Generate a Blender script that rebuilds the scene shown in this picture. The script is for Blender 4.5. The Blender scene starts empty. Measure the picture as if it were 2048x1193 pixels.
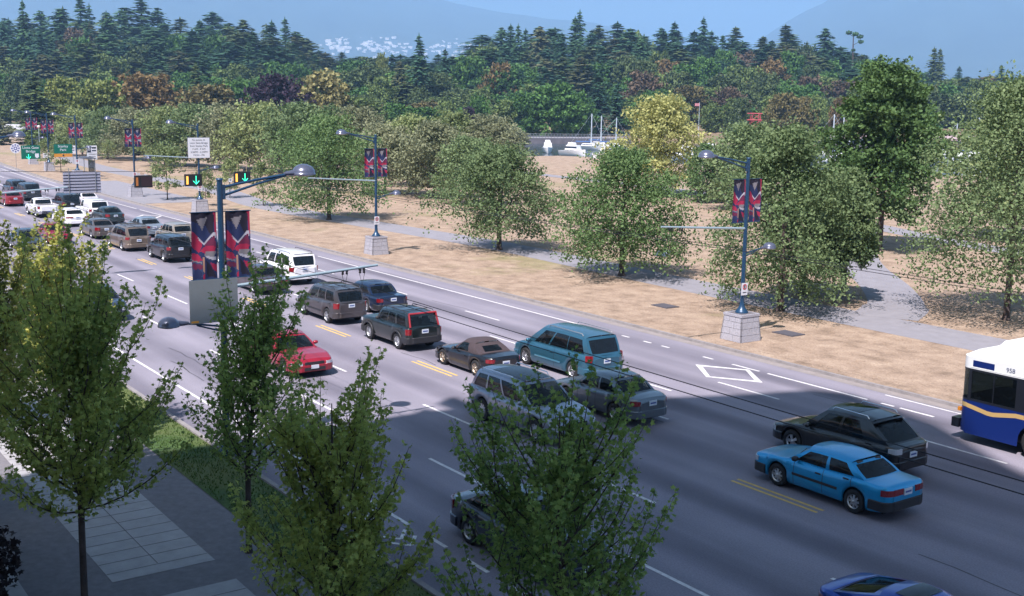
import bpy, math, random
import numpy as np
from mathutils import Vector, Matrix
R=random.Random(7)
rad=math.radians
C=bpy.context.scene.collection
SC=bpy.context.scene
# ------------------------------------------------------------------ camera, sky, sun
HAZE=.0002; CAM_H=10.494; FPX=2311.5
FW=Vector((-0.80667433,0.56727338,-0.16576321)); RT=Vector((0.57331347,0.819224,0.01355374)); UP=Vector((-0.14348588,0.08410083,0.98607244))
cd=bpy.data.cameras.new('camera'); cam=bpy.data.objects.new('camera',cd); C.objects.link(cam)
cam.matrix_world=Matrix(((RT.x,UP.x,-FW.x,0),(RT.y,UP.y,-FW.y,0),(RT.z,UP.z,-FW.z,CAM_H),(0,0,0,1)))
cd.sensor_width=36; cd.lens=FPX/2048*36; cd.clip_start=.1; cd.clip_end=40000
SC.camera=cam
SUN=Vector((-.31,.57,-1)).normalized()
sl=bpy.data.lights.new('sun','SUN'); sl.energy=5.0; sl.angle=rad(.53); sl.color=(1,.925,.92)
so=bpy.data.objects.new('sun',sl); C.objects.link(so); so.rotation_euler=SUN.to_track_quat('-Z','Y').to_euler()
W=bpy.data.worlds.new('World'); SC.world=W; W.use_nodes=True
wn=W.node_tree.nodes; wl=W.node_tree.links
sky=wn.new('ShaderNodeTexSky'); sky.sky_type='NISHITA'; sky.sun_disc=False
sky.sun_elevation=rad(57); sky.sun_rotation=math.atan2(.31,-.57); sky.air_density=1.0; sky.dust_density=2.5; sky.ozone_density=1.5
tint=wn.new('ShaderNodeMix'); tint.data_type='RGBA'; tint.blend_type='MULTIPLY'; tint.inputs[0].default_value=1; tint.inputs[7].default_value=(.95,1.02,.93,1); wl.new(sky.outputs[0],tint.inputs[6]); wl.new(tint.outputs[2],wn['Background'].inputs[0]); wn['Background'].inputs[1].default_value=.05
vs=SC.view_settings; vs.view_transform='Standard'; vs.look='None'; vs.gamma=1; vs.exposure=1.02
try: SC.cycles.volume_bounces=1; SC.cycles.max_bounces=6; SC.cycles.transparent_max_bounces=16; SC.cycles.volume_max_steps=64
except Exception: pass
def ray(px,py):
    return FW+RT*((px-1024)/FPX)-UP*((py-596.5)/FPX)
def G(px,py,z=0):
    d=ray(px,py); t=(z-CAM_H)/d.z; return Vector((d.x*t,d.y*t,z))
def at(px,py,depth):            # a point at that forward distance
    return Vector((0,0,CAM_H))+ray(px,py)*depth
def ch(px,depth,gz=0):          # ground point under image column px at forward distance, ground height gz
    # solve for py so that z == gz
    a=ray(px,0); b=ray(px,1000)
    t=((gz-CAM_H)/depth-a.z)/(b.z-a.z)
    return Vector((0,0,CAM_H))+(a+(b-a)*t)*depth
def zat(px,py,depth): return CAM_H+ray(px,py).z*depth
# ------------------------------------------------------------------ materials
MT={}
def newmat(name):
    m=bpy.data.materials.new(name); m.use_nodes=True; n=m.node_tree.nodes; l=m.node_tree.links
    return m,n,l,n['Principled BSDF']
def hexc(c): return (c[0],c[1],c[2],1)
def mat(name,col,rough=.6,metal=0,var=0,scale=8,bump=0,coat=0,emit=None,spec=.5,var2=None,scale2=1):
    if name in MT: return MT[name]
    m,n,l,b=newmat(name); MT[name]=m
    b.inputs['Base Color'].default_value=hexc(col); b.inputs['Roughness'].default_value=rough; b.inputs['Metallic'].default_value=metal
    b.inputs['Specular IOR Level'].default_value=spec
    if coat: b.inputs['Coat Weight'].default_value=coat; b.inputs['Coat Roughness'].default_value=.05
    if emit: b.inputs['Emission Color'].default_value=hexc(col); b.inputs['Emission Strength'].default_value=emit
    if var or bump:
        tc=n.new('ShaderNodeTexCoord'); nz=n.new('ShaderNodeTexNoise'); nz.inputs['Scale'].default_value=scale; nz.inputs['Detail'].default_value=6; nz.inputs['Roughness'].default_value=.65
        l.new(tc.outputs['Object'],nz.inputs['Vector'])
        if var:
            cr=n.new('ShaderNodeValToRGB'); e=cr.color_ramp.elements
            e[0].position=.3; e[1].position=.7
            e[0].color=hexc([c*(1-var) for c in col]); e[1].color=hexc([min(1,c*(1+var)) for c in col])
            l.new(nz.outputs[0],cr.inputs[0]); src=cr.outputs[0]
            if var2:
                n2=n.new('ShaderNodeTexNoise'); n2.inputs['Scale'].default_value=scale2; n2.inputs['Detail'].default_value=4
                l.new(tc.outputs['Object'],n2.inputs['Vector'])
                mx=n.new('ShaderNodeMix'); mx.data_type='RGBA'; mx.blend_type='MIX'
                c2=n.new('ShaderNodeValToRGB'); c2.color_ramp.elements[0].position=.42; c2.color_ramp.elements[1].position=.62
                l.new(n2.outputs[0],c2.inputs[0]); l.new(c2.outputs[0],mx.inputs[0]); l.new(src,mx.inputs[6]); mx.inputs[7].default_value=hexc(var2); src=mx.outputs[2]
            l.new(src,b.inputs['Base Color'])
        if bump:
            bp=n.new('ShaderNodeBump'); bp.inputs['Strength'].default_value=bump; bp.inputs['Distance'].default_value=.05
            l.new(nz.outputs[0],bp.inputs['Height']); l.new(bp.outputs[0],b.inputs['Normal'])
    return m
def foliage(name,dark,light,trans=.3,rough=.7,scale=.35):
    if name in MT: return MT[name]
    m,n,l,b=newmat(name); MT[name]=m
    g=n.new('ShaderNodeNewGeometry'); oi=n.new('ShaderNodeObjectInfo'); tc=n.new('ShaderNodeTexCoord')
    nz=n.new('ShaderNodeTexNoise'); nz.inputs['Scale'].default_value=scale; nz.inputs['Detail'].default_value=3; l.new(tc.outputs['Object'],nz.inputs['Vector'])
    a=n.new('ShaderNodeMath'); a.operation='MULTIPLY'; a.inputs[1].default_value=.45; l.new(g.outputs['Random Per Island'],a.inputs[0])
    c=n.new('ShaderNodeMath'); c.operation='MULTIPLY_ADD'; c.inputs[1].default_value=.25; l.new(oi.outputs['Random'],c.inputs[0]); l.new(a.outputs[0],c.inputs[2])
    d=n.new('ShaderNodeMath'); d.operation='MULTIPLY_ADD'; d.inputs[1].default_value=.9; l.new(nz.outputs[0],d.inputs[0]); l.new(c.outputs[0],d.inputs[2])
    s=n.new('ShaderNodeMath'); s.operation='SUBTRACT'; s.inputs[1].default_value=.3; l.new(d.outputs[0],s.inputs[0])
    mx=n.new('ShaderNodeMix'); mx.data_type='RGBA'; mx.clamp_factor=True
    l.new(s.outputs[0],mx.inputs[0]); mx.inputs[6].default_value=hexc(dark); mx.inputs[7].default_value=hexc(light)
    l.new(mx.outputs[2],b.inputs['Base Color']); b.inputs['Roughness'].default_value=rough; b.inputs['Specular IOR Level'].default_value=.3
    tr=n.new('ShaderNodeBsdfTranslucent'); l.new(mx.outputs[2],tr.inputs[0]); ms=n.new('ShaderNodeMixShader'); ms.inputs[0].default_value=trans
    l.new(b.outputs[0],ms.inputs[1]); l.new(tr.outputs[0],ms.inputs[2]); l.new(ms.outputs[0],n['Material Output'].inputs[0])
    return m
def glassmat(name,tint,mixv=.5):
    if name in MT: return MT[name]
    m,n,l,b=newmat(name); MT[name]=m
    b.inputs['Base Color'].default_value=(.006,.008,.01,1); b.inputs['Roughness'].default_value=.04; b.inputs['Specular IOR Level'].default_value=.8
    tr=n.new('ShaderNodeBsdfTransparent'); tr.inputs[0].default_value=hexc(tint); ms=n.new('ShaderNodeMixShader'); ms.inputs[0].default_value=mixv
    l.new(b.outputs[0],ms.inputs[1]); l.new(tr.outputs[0],ms.inputs[2]); l.new(ms.outputs[0],n['Material Output'].inputs[0])
    return m
def paint(name,col,metal=.25,rough=.3):
    return mat(name,col,rough,metal,coat=.8,var=.04,scale=3)
ASPH=None
def asphalt():
    m,n,l,b=newmat('asphalt')
    tc=n.new('ShaderNodeTexCoord')
    def noise(sc,det,stretch=None):
        z=n.new('ShaderNodeTexNoise'); z.inputs['Scale'].default_value=sc; z.inputs['Detail'].default_value=det
        if stretch:
            mp=n.new('ShaderNodeMapping'); mp.inputs['Scale'].default_value=stretch; l.new(tc.outputs['Object'],mp.inputs[0]); l.new(mp.outputs[0],z.inputs['Vector'])
        else: l.new(tc.outputs['Object'],z.inputs['Vector'])
        return z
    fine=noise(22,4); big=noise(.25,4); stk=noise(.9,3,(.05,1,1))
    cr=n.new('ShaderNodeValToRGB'); e=cr.color_ramp.elements; e[0].position=.25; e[1].position=.75
    e[0].color=(.19,.176,.208,1); e[1].color=(.265,.247,.288,1); l.new(fine.outputs[0],cr.inputs[0])
    # wheel-track darkening between lane edges (oil and rubber, has a shape of its own)
    c2=n.new('ShaderNodeValToRGB'); c2.color_ramp.elements[0].position=.3; c2.color_ramp.elements[1].position=.7
    c2.color_ramp.elements[0].color=(.80,.80,.82,1); c2.color_ramp.elements[1].color=(1.08,1.07,1.08,1); l.new(stk.outputs[0],c2.inputs[0])
    c3=n.new('ShaderNodeValToRGB'); c3.color_ramp.elements[0].position=.3; c3.color_ramp.elements[1].position=.7
    c3.color_ramp.elements[0].color=(.86,.86,.88,1); c3.color_ramp.elements[1].color=(1.08,1.08,1.08,1); l.new(big.outputs[0],c3.inputs[0])
    def mul(a,c):
        x=n.new('ShaderNodeMix'); x.data_type='RGBA'; x.blend_type='MULTIPLY'; x.inputs[0].default_value=1; l.new(a,x.inputs[6]); l.new(c,x.inputs[7]); return x.outputs[2]
    sx=n.new('ShaderNodeSeparateXYZ'); l.new(tc.outputs['Object'],sx.inputs[0])
    w1=n.new('ShaderNodeMath'); w1.operation='MULTIPLY_ADD'; w1.inputs[1].default_value=2*math.pi/3.05; w1.inputs[2].default_value=-15.6*2*math.pi/3.05; l.new(sx.outputs[1],w1.inputs[0])
    w2=n.new('ShaderNodeMath'); w2.operation='COSINE'; l.new(w1.outputs[0],w2.inputs[0])
    pn=noise(.22,5,(.5,1,1)); w3=n.new('ShaderNodeMath'); w3.operation='MULTIPLY'; l.new(w2.outputs[0],w3.inputs[0]); l.new(pn.outputs[0],w3.inputs[1])
    c4=n.new('ShaderNodeValToRGB'); c4.color_ramp.elements[0].position=0; c4.color_ramp.elements[1].position=.55; c4.color_ramp.elements[0].color=(1.05,1.05,1.05,1); c4.color_ramp.elements[1].color=(.66,.66,.69,1); l.new(w3.outputs[0],c4.inputs[0])
    l.new(mul(mul(mul(cr.outputs[0],c2.outputs[0]),c3.outputs[0]),c4.outputs[0]),b.inputs['Base Color']); b.inputs['Roughness'].default_value=.85
    bp=n.new('ShaderNodeBump'); bp.inputs['Strength'].default_value=.35; bp.inputs['Distance'].default_value=.01; l.new(fine.outputs[0],bp.inputs['Height']); l.new(bp.outputs[0],b.inputs['Normal'])
    return m
ASPH=asphalt()
def drygrass():
    m,n,l,b=newmat('dry_grass'); tc=n.new('ShaderNodeTexCoord')
    def noise(sc,det,st=None):
        z=n.new('ShaderNodeTexNoise'); z.inputs['Scale'].default_value=sc; z.inputs['Detail'].default_value=det; z.inputs['Roughness'].default_value=.7
        if st:
            mp=n.new('ShaderNodeMapping'); mp.inputs['Scale'].default_value=st; l.new(tc.outputs['Object'],mp.inputs[0]); l.new(mp.outputs[0],z.inputs['Vector'])
        else: l.new(tc.outputs['Object'],z.inputs['Vector'])
        return z
    a=noise(.8,10); f=noise(11,5); g=noise(.07,5)
    cr=n.new('ShaderNodeValToRGB'); e=cr.color_ramp.elements; e[0].position=.33; e[1].position=.68
    e[0].color=(.20,.142,.10,1); e[1].color=(.44,.335,.25,1); x=e.new(.5); x.color=(.335,.245,.18,1); l.new(a.outputs[0],cr.inputs[0])
    cf=n.new('ShaderNodeValToRGB'); cf.color_ramp.elements[0].position=.35; cf.color_ramp.elements[1].position=.6
    cf.color_ramp.elements[0].color=(.70,.68,.66,1); cf.color_ramp.elements[1].color=(1.1,1.1,1.1,1); l.new(f.outputs[0],cf.inputs[0])
    mm=n.new('ShaderNodeMix'); mm.data_type='RGBA'; mm.blend_type='MULTIPLY'; mm.inputs[0].default_value=1; l.new(cr.outputs[0],mm.inputs[6]); l.new(cf.outputs[0],mm.inputs[7])
    c2=n.new('ShaderNodeValToRGB'); c2.color_ramp.elements[0].position=.54; c2.color_ramp.elements[1].position=.72; l.new(g.outputs[0],c2.inputs[0])
    m2=n.new('ShaderNodeMix'); m2.data_type='RGBA'; l.new(c2.outputs[0],m2.inputs[0]); l.new(mm.outputs[2],m2.inputs[6]); m2.inputs[7].default_value=(.20,.19,.075,1)
    l.new(m2.outputs[2],b.inputs['Base Color']); b.inputs['Roughness'].default_value=.95
    bp=n.new('ShaderNodeBump'); bp.inputs['Strength'].default_value=.6; bp.inputs['Distance'].default_value=.06; l.new(f.outputs[0],bp.inputs['Height']); l.new(bp.outputs[0],b.inputs['Normal'])
    return m
# ------------------------------------------------------------------ mesh helpers
class MB:
    def __init__(s): s.v=[]; s.f=[]; s.m=[]; s.sm=[]
    def add(s,vs,fs,mi=0,smooth=False):
        o=len(s.v); s.v+= [tuple(v) for v in vs]
        for f in fs: s.f.append([i+o for i in f]); s.m.append(mi); s.sm.append(smooth)
    def box(s,c,d,mi=0,rz=0,taper=1,rot=None):
        x,y,z=[k/2 for k in d]; P=[]
        for sz in(-1,1):
            t=taper if sz>0 else 1
            for sx,sy in((-1,-1),(1,-1),(1,1),(-1,1)): P.append(Vector((sx*x*t,sy*y*t,sz*z)))
        M=rot if rot else Matrix.Rotation(rz,3,'Z')
        s.add([M@p+Vector(c) for p in P],[(3,2,1,0),(4,5,6,7),(0,1,5,4),(1,2,6,5),(2,3,7,6),(3,0,4,7)],mi)
    def tube(s,pts,r,mi=0,n=8,smooth=True,cap=True):
        pts=[Vector(p) for p in pts]; rs=r if isinstance(r,(list,tuple)) else [r]*len(pts); rings=[]
        for i,p in enumerate(pts):
            a=pts[max(0,i-1)]; b=pts[min(len(pts)-1,i+1)]; t=(b-a).normalized()
            u=t.cross(Vector((0,0,1)) if abs(t.z)<.95 else Vector((1,0,0))).normalized(); w=t.cross(u)
            rings.append([p+(u*math.cos(2*math.pi*k/n)+w*math.sin(2*math.pi*k/n))*rs[i] for k in range(n)])
        V=[q for g in rings for q in g]; F=[]
        for i in range(len(pts)-1):
            for k in range(n): F.append((i*n+k,i*n+(k+1)%n,(i+1)*n+(k+1)%n,(i+1)*n+k))
        s.add(V,F,mi,smooth)
        if cap: s.add(rings[0],[tuple(range(n))],mi); s.add(rings[-1],[tuple(range(n-1,-1,-1))],mi)
    def lathe(s,prof,c=(0,0,0),axis='Z',n=16,mi=0,smooth=True):
        V=[];F=[]
        for r,h in prof:
            for k in range(n):
                a=2*math.pi*k/n; p=(r*math.cos(a),r*math.sin(a),h)
                if axis=='Y': p=(p[0],p[2],p[1])
                if axis=='X': p=(p[2],p[0],p[1])
                V.append((p[0]+c[0],p[1]+c[1],p[2]+c[2]))
        for i in range(len(prof)-1):
            for k in range(n): F.append((i*n+k,i*n+(k+1)%n,(i+1)*n+(k+1)%n,(i+1)*n+k))
        s.add(V,F,mi,smooth)
    def prism(s,poly,z0,z1,mi=0):
        n=len(poly); V=[(x,y,z0) for x,y in poly]+[(x,y,z1) for x,y in poly]
        F=[tuple(range(n-1,-1,-1)),tuple(range(n,2*n))]+[(i,(i+1)%n,n+(i+1)%n,n+i) for i in range(n)]
        s.add(V,F,mi)
    def flat(s,poly,z,mi=0): s.add([(x,y,z) for x,y in poly],[tuple(range(len(poly)))],mi)
    def grid(s,P,nu,nv,mi=0,smooth=True,skip=None):
        V=[P(i/nu,j/nv) for j in range(nv+1) for i in range(nu+1)]
        s.add(V,[(j*(nu+1)+i,j*(nu+1)+i+1,(j+1)*(nu+1)+i+1,(j+1)*(nu+1)+i) for j in range(nv) for i in range(nu) if not(skip and skip(i,j))],mi,smooth)
    def mesh(s,name,mats):
        me=bpy.data.meshes.new(name); me.from_pydata([tuple(v) for v in s.v],[],s.f)
        for m in mats: me.materials.append(m)
        me.polygons.foreach_set('material_index',s.m); me.polygons.foreach_set('use_smooth',s.sm); me.update()
        return me
    def build(s,name,mats,parent=None,loc=None,rz=0):
        if not isinstance(mats,(list,tuple)): mats=[mats]
        o=bpy.data.objects.new(name,s.mesh(name,mats)); C.objects.link(o)
        if parent: o.parent=parent
        if loc is not None: o.location=loc
        if rz: o.rotation_euler.z=rz
        return o
def tag(o,label,cat,group=None):
    o['label']=label; o['category']=cat
    if group: o['group']=group
    return o
def struct(o,kind='structure'): o['kind']=kind; return o
def thing(name,label,cat,loc=(0,0,0),rz=0,group=None):
    o=bpy.data.objects.new(name,None); C.objects.link(o); o.location=loc; o.rotation_euler.z=rz; o.empty_display_size=.3
    return tag(o,label,cat,group)
def dup(root,loc,rz=0,scale=None,label=None,group=None,cat=None):
    def cp(o,par):
        c=o.copy(); C.objects.link(c); c.parent=par
        for k in o.children: cp(k,c)
        return c
    r=cp(root,None); r.location=loc; r.rotation_euler.z=rz
    if scale is not None: r.scale=scale if isinstance(scale,(tuple,list)) else (scale,)*3
    if label: r['label']=label
    if group: r['group']=group
    if cat: r['category']=cat
    return r
def nmesh(name,V,F,mats,mi=None):
    """V (n,3) array, F (m,k) array of equal faces -> mesh"""
    me=bpy.data.meshes.new(name); n=len(V); m,k=F.shape
    me.vertices.add(n); me.vertices.foreach_set('co',np.asarray(V,dtype=np.float32).ravel())
    me.loops.add(m*k); me.loops.foreach_set('vertex_index',F.astype(np.int32).ravel())
    me.polygons.add(m); me.polygons.foreach_set('loop_start',np.arange(0,m*k,k,dtype=np.int32)); me.polygons.foreach_set('loop_total',np.full(m,k,dtype=np.int32))
    for x in mats: me.materials.append(x)
    if mi is not None: me.polygons.foreach_set('material_index',mi.astype(np.int32))
    me.update(calc_edges=True); me.validate(); return me
def text(s,size,matl,parent,M,name='lettering',align='CENTER',ext=.004):
    cu=bpy.data.curves.new(name,'FONT'); cu.body=s; cu.size=size; cu.align_x=align; cu.align_y='CENTER'; cu.extrude=ext; cu.resolution_u=3
    t=bpy.data.objects.new(name,cu); me=bpy.data.meshes.new_from_object(t); bpy.data.objects.remove(t)
    o=bpy.data.objects.new(name,me); C.objects.link(o); me.materials.clear(); me.materials.append(matl)
    o.parent=parent; o.matrix_local=M; return o
def TM(loc,right,up):           # text placed with its x along `right`, y along `up`
    r=Vector(right).normalized(); u=Vector(up).normalized(); n=r.cross(u)
    return Matrix(((r.x,u.x,n.x,loc[0]),(r.y,u.y,n.y,loc[1]),(r.z,u.z,n.z,loc[2]),(0,0,0,1)))
M_white=mat('road_paint_white',(.62,.60,.60),.8,var=.25,scale=6)
M_yel=mat('road_paint_yellow',(.62,.42,.12),.8,var=.2,scale=6)
M_conc=mat('concrete',(.34,.33,.34),.9,var=.12,scale=2.5,bump=.1)
M_concd=mat('dark_concrete',(.17,.16,.175),.95,var=.18,scale=5,bump=.1)
M_kerb=mat('kerb_concrete',(.24,.22,.22),.9,var=.2,scale=3)
M_path=mat('path_paving',(.235,.225,.25),.9,var=.10,scale=1.2)
M_blue=mat('teal_blue_steel',(.012,.05,.11),.4,.2,coat=.3)
M_pale=mat('pale_steel',(.42,.52,.56),.4,.5)
M_galv=mat('grey_steel',(.28,.29,.31),.5,.6,var=.08,scale=4)
M_dark=mat('black_rubber',(.012,.012,.014),.75)
M_gran=mat('granite',(.36,.35,.39),.85,var=.22,scale=14,bump=.2)
M_mort=mat('mortar',(.13,.12,.13),.95)
M_bark=mat('bark',(.07,.05,.045),.95,var=.4,scale=6,bump=.4)
M_barkl=mat('pale_bark',(.17,.15,.14),.95,var=.35,scale=5,bump=.4)
# ------------------------------------------------------------------ ground, road
def ro(X): return 0 if X>-108 else 4.2e-4*(X+108)**2 if X>-260 else 4.2e-4*152**2+.128*(-260-X)
def strip(mb,y0,y1,x0,x1,z,mi=0,step=4):
    n=max(1,int(abs(x1-x0)/step)); 
    for i in range(n):
        a=x0+(x1-x0)*i/n; b=x0+(x1-x0)*(i+1)/n
        mb.add([(a,y0+ro(a),z),(b,y0+ro(b),z),(b,y1+ro(b),z),(a,y1+ro(a),z)],[(0,1,2,3)] if b>a else [(3,2,1,0)],mi)
g=MB(); g.grid(lambda u,v:(-9000+u*12000,-3000+v*13000,0),24,26,smooth=False); struct(g.build('ground',drygrass()))
r=MB(); strip(r,12.3,36.1,-420,90,.004); struct(r.build('road',ASPH))
k=MB()
def kerb(mb,y,x0,x1,h=.13,w=.16):
    n=int(abs(x1-x0)/3)
    for i in range(n):
        a=x0+(x1-x0)*i/n; b=x0+(x1-x0)*(i+1)/n; A=ro(a);B=ro(b)
        V=[(a,y+A,0),(b,y+B,0),(b,y+w+B,0),(a,y+w+A,0),(a,y+.015+A,h),(b,y+.015+B,h),(b,y+w+B,h),(a,y+w+A,h)]
        mb.add(V,[(4,5,6,7),(0,1,5,4),(2,3,7,6)])
kerb(k,36.1,-420,90,.12); struct(k.build('kerb_parkside',M_kerb))
k=MB(); kerb(k,12.12,-420,90,.12); struct(k.build('kerb_townside',M_kerb))
# gutter strip along the park kerb
gt=MB(); strip(gt,35.62,36.1,-420,90,.008); struct(gt.build('gutter',mat('gutter_concrete',(.25,.22,.21),.9,var=.15,scale=2)))
def fline(mb,y,w,segs,z=.009,mi=0):
    for a,b in segs: strip(mb,y-w/2,y+w/2,a,b,z,mi,step=3)
mk=MB()
def dashes(x0,x1,off,per=9.03,ln=3.1):
    out=[]; k=math.floor((x0-off)/per)
    while off+k*per<x1:
        out.append((off+k*per,off+k*per+ln)); k+=1
    return out
for y in(20.22,17.17): fline(mk,y,.11,dashes(-300,60,-34.1+(0 if y>19 else 5.5)))
fline(mk,26.25,.11,dashes(-300,60,-31.1))
fline(mk,29.05,.11,dashes(-300,60,-34.0)); fline(mk,31.55,.11,dashes(-300,60,-30.95))
fline(mk,34.3,.12,[(-400,-112),(-111,-72.6),(-72.0,-41.5),(-39.9,-39.4),(-38.4,-37.9),(-37.2,-36.7),(-34.6,-34.0),(-32.9,-31.4),(-30.95,-26.1),(-25.5,-24.95),(-24.7,-23.3),(-20,-12),(-10,60)])
fline(mk,35.45,.1,[(-26.2,-22.6),(-190,-150)])
fline(mk,31.6,.12,[(-420,-400)])
fline(mk,13.9,.11,[(-380,-27.6)]+[(-26.9+1.8*i,-25.95+1.8*i) for i in range(28)])
struct(mk.build('lane_lines_white',M_white))
my=MB()
for a,b in dashes(-300,60,-22.2): fline(my,23.33,.10,[(a,b)]); fline(my,23.58,.10,[(a,b)])
struct(my.build('centre_lines_yellow',M_yel))
dm=MB()
def ring(mb,c,hx,hy,t,z=.009):
    o=[(c[0]-hx,c[1]),(c[0],c[1]-hy),(c[0]+hx,c[1]),(c[0],c[1]+hy)]; i_=[(c[0]-hx+t*2.0,c[1]),(c[0],c[1]-hy+t),(c[0]+hx-t*2.0,c[1]),(c[0],c[1]+hy-t)]
    for q in range(4):
        p=(q+1)%4; mb.add([(*o[q],z),(*o[p],z),(*i_[p],z),(*i_[q],z)],[(0,1,2,3)])
ring(dm,(-31.82,32.96),1.85,1.2,.2)
for xx in(-104,-178): ring(dm,(xx,32.96+ro(xx)),1.85,1.2,.2)
struct(dm.build('bus_lane_diamond',M_white))
bk=MB()      # bicycle symbol and arrow painted in the cycle lane
def circ(mb,c,rr,t,z=.0125,n=20):
    V=[(c[0]+(rr+s*t/2)*math.cos(2*math.pi*i/n),c[1]+(rr+s*t/2)*math.sin(2*math.pi*i/n),z) for i in range(n) for s in(-1,1)]
    mb.add(V,[(2*i,2*i+1,(2*i+3)%(2*n),(2*i+2)%(2*n)) for i in range(n)])
def bar(mb,a,b,t,z=.0125):
    a=Vector(a);b=Vector(b);d=(b-a).normalized();q=Vector((-d.y,d.x))*t/2
    mb.add([(*(a-q),z),(*(b-q),z),(*(b+q),z),(*(a+q),z)],[(0,1,2,3)])
for bx in(-25.3,-61,-15.0):
    circ(bk,(bx,12.9),.27,.07); circ(bk,(bx,13.6),.27,.07,.0126)
    for i,(a,b) in enumerate([((0,-.35),(.45,-.2)),((.45,-.2),(.45,.22)),((0,0),(.45,.22)),((0,0),(.45,-.2)),((0,.35),(.6,.2)),((0,-.35),(0,0))]): bar(bk,(bx+a[0],13.25+a[1]),(bx+b[0],13.25+b[1]),.06,.0128+.0002*i)
    for i in(0,1): bar(bk,(bx+1.4+.5*i,12.85),(bx+1.9+.5*i,13.25),.1,.0132+.0004*i); bar(bk,(bx+1.4+.5*i,13.65),(bx+1.9+.5*i,13.26),.1,.0134+.0004*i)
struct(bk.build('cycle_lane_symbol',M_white))
# tar-sealed cracks and manholes
ck=MB()
for i in range(26):
    x=R.uniform(-90,-8); y=R.uniform(14.5,35); L=R.uniform(1.5,6); px_,py_=x,y
    for j in range(5):
        nx=px_+L/5*R.uniform(.6,1.2); ny=py_+R.uniform(-.12,.12); bar(ck,(px_,py_),(nx,ny),.035,.0062+.00002*(i*5+j)); px_,py_=nx,ny
struct(ck.build('tar_seams',mat('tar',(.035,.033,.038),.6)))
mh=MB()
for (x,y) in((-44.2,19.0),(-58,30.2)):
    mh.lathe([(0,.0066),(.34,.0066)],(x,y,0),n=24,smooth=False)
struct(mh.build('manhole_covers',mat('iron',(.06,.055,.06),.6,.5)))
# park paths
def ribbon(mb,pts,w,z):
    pts=[Vector(p) for p in pts]; Ls=[]
    for i,p in enumerate(pts):
        d=(pts[min(i+1,len(pts)-1)]-pts[max(0,i-1)]).normalized(); q=Vector((-d.y,d.x))*(w[i] if isinstance(w,list) else w)/2
        Ls+= [(*(p-q),z),(*(p+q),z)]
    mb.add(Ls,[(2*i,2*i+1,2*i+3,2*i+2) for i in range(len(pts)-1)])
def smooth_pts(P,n=8):
    out=[]
    for i in range(len(P)-1):
        p0=Vector(P[max(0,i-1)]);p1=Vector(P[i]);p2=Vector(P[i+1]);p3=Vector(P[min(len(P)-1,i+2)])
        for t in range(n):
            t/=n; out.append(.5*((2*p1)+(p2-p0)*t+(2*p0-5*p1+4*p2-p3)*t*t+(3*p1-p0-3*p2+p3)*t**3))
    out.append(Vector(P[-1])); return out
pp=MB(); ribbon(pp,smooth_pts([(80,47.2),(0,47.2),(-30,47.3),(-50,47.7),(-70,48.6),(-90,47.4),(-110,46.6),(-135,50),(-175,50),(-220,55),(-300,72)]),3.6,.006)
struct(pp.build('park_path',M_path))
pp=MB(); ribbon(pp,smooth_pts([(-36.5,48.8),(-38.5,52.5),(-43,57.5),(-52.5,66.8),(-66,84),(-90,110)]),[3.4]*8+[3.0]*50,.011)
struct(pp.build('branch_path',M_path))
pp=MB(); ribbon(pp,smooth_pts([(-10,74),(-40,78.5),(-60,84),(-100,100),(-160,105)]),3.0,.015)
struct(pp.build('upper_path',M_path))
# town side: planted strip, pavement
tw=MB(); 
struct((lambda b:(strip(b,4.95,12.12,-420,60,.06),b)[1])(MB()).build('town_verge_base',M_concd))
kb=MB(); strip(kb,4.62,4.95,-420,60,.10); struct(kb.build('bed_edging',M_conc)); kb=MB(); strip(kb,-2.4,4.62,-420,60,.05); struct(kb.build('planting_bed',mat('bed_soil',(.035,.026,.022),.95,var=.4,scale=3,bump=.5)))
gs=MB(); strip(gs,10.45,12.12,-420,60,.075); struct(gs.build('grass_verge',mat('green_lawn',(.045,.085,.018),.95,var=.5,scale=5,bump=.5,var2=(.09,.11,.03),scale2=.4)))
cs=MB(); strip(cs,6.65,8.97,-420,-24.47,.068); strip(cs,6.65,8.97,-23.2,60,.068)
struct(cs.build('pavement_slabs',M_conc))
jn=MB()
x=-24.95
while x>-120: jn.box((x,7.81,.0705),(.022,2.3,.002)); x-=.62+.0*abs(x)
x=-22.6
while x<40: jn.box((x,7.81,.0705),(.022,2.3,.002)); x+=.62
jn.box((-70,7.81,.0712),(90,.02,.002))
struct(jn.build('pavement_joints',M_mort))
# grass on the verge near the path is greener: stuff tufts
def tufts(name,pts,h,matl,label):
    n=len(pts); a=np.random.RandomState(3); ang=a.uniform(0,6.28,n); P=np.array(pts); w=h*.25
    dx=np.cos(ang)*w; dy=np.sin(ang)*w; hh=h*a.uniform(.5,1.2,n)
    V=np.zeros((n,3,3)); V[:,0,0]=P[:,0]-dx; V[:,0,1]=P[:,1]-dy; V[:,1,0]=P[:,0]+dx; V[:,1,1]=P[:,1]+dy
    V[:,2,0]=P[:,0]+a.uniform(-.5,.5,n)*h; V[:,2,1]=P[:,1]+a.uniform(-.5,.5,n)*h; V[:,2,2]=hh; V[:,:,2]+=P[:,2:3]
    o=bpy.data.objects.new(name,nmesh(name,V.reshape(-1,3),np.arange(n*3).reshape(n,3),[matl])); C.objects.link(o); o['kind']='stuff'; o['label']=label; return o
rs=np.random.RandomState(5)
n=30000; X=rs.uniform(-100,-12,n); Y=36.45+rs.uniform(0,1,n)**1.1*34
ok=~((Y>45.1)&(Y<50.5)); X=X[ok];Y=Y[ok]
o=tufts('dry_grass_tufts',np.stack([X,Y,np.zeros(len(X))],1),.045,foliage('straw',(.26,.19,.13),(.40,.31,.22),.2,.9),'dry straw coloured grass tufts over the park lawn')
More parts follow.
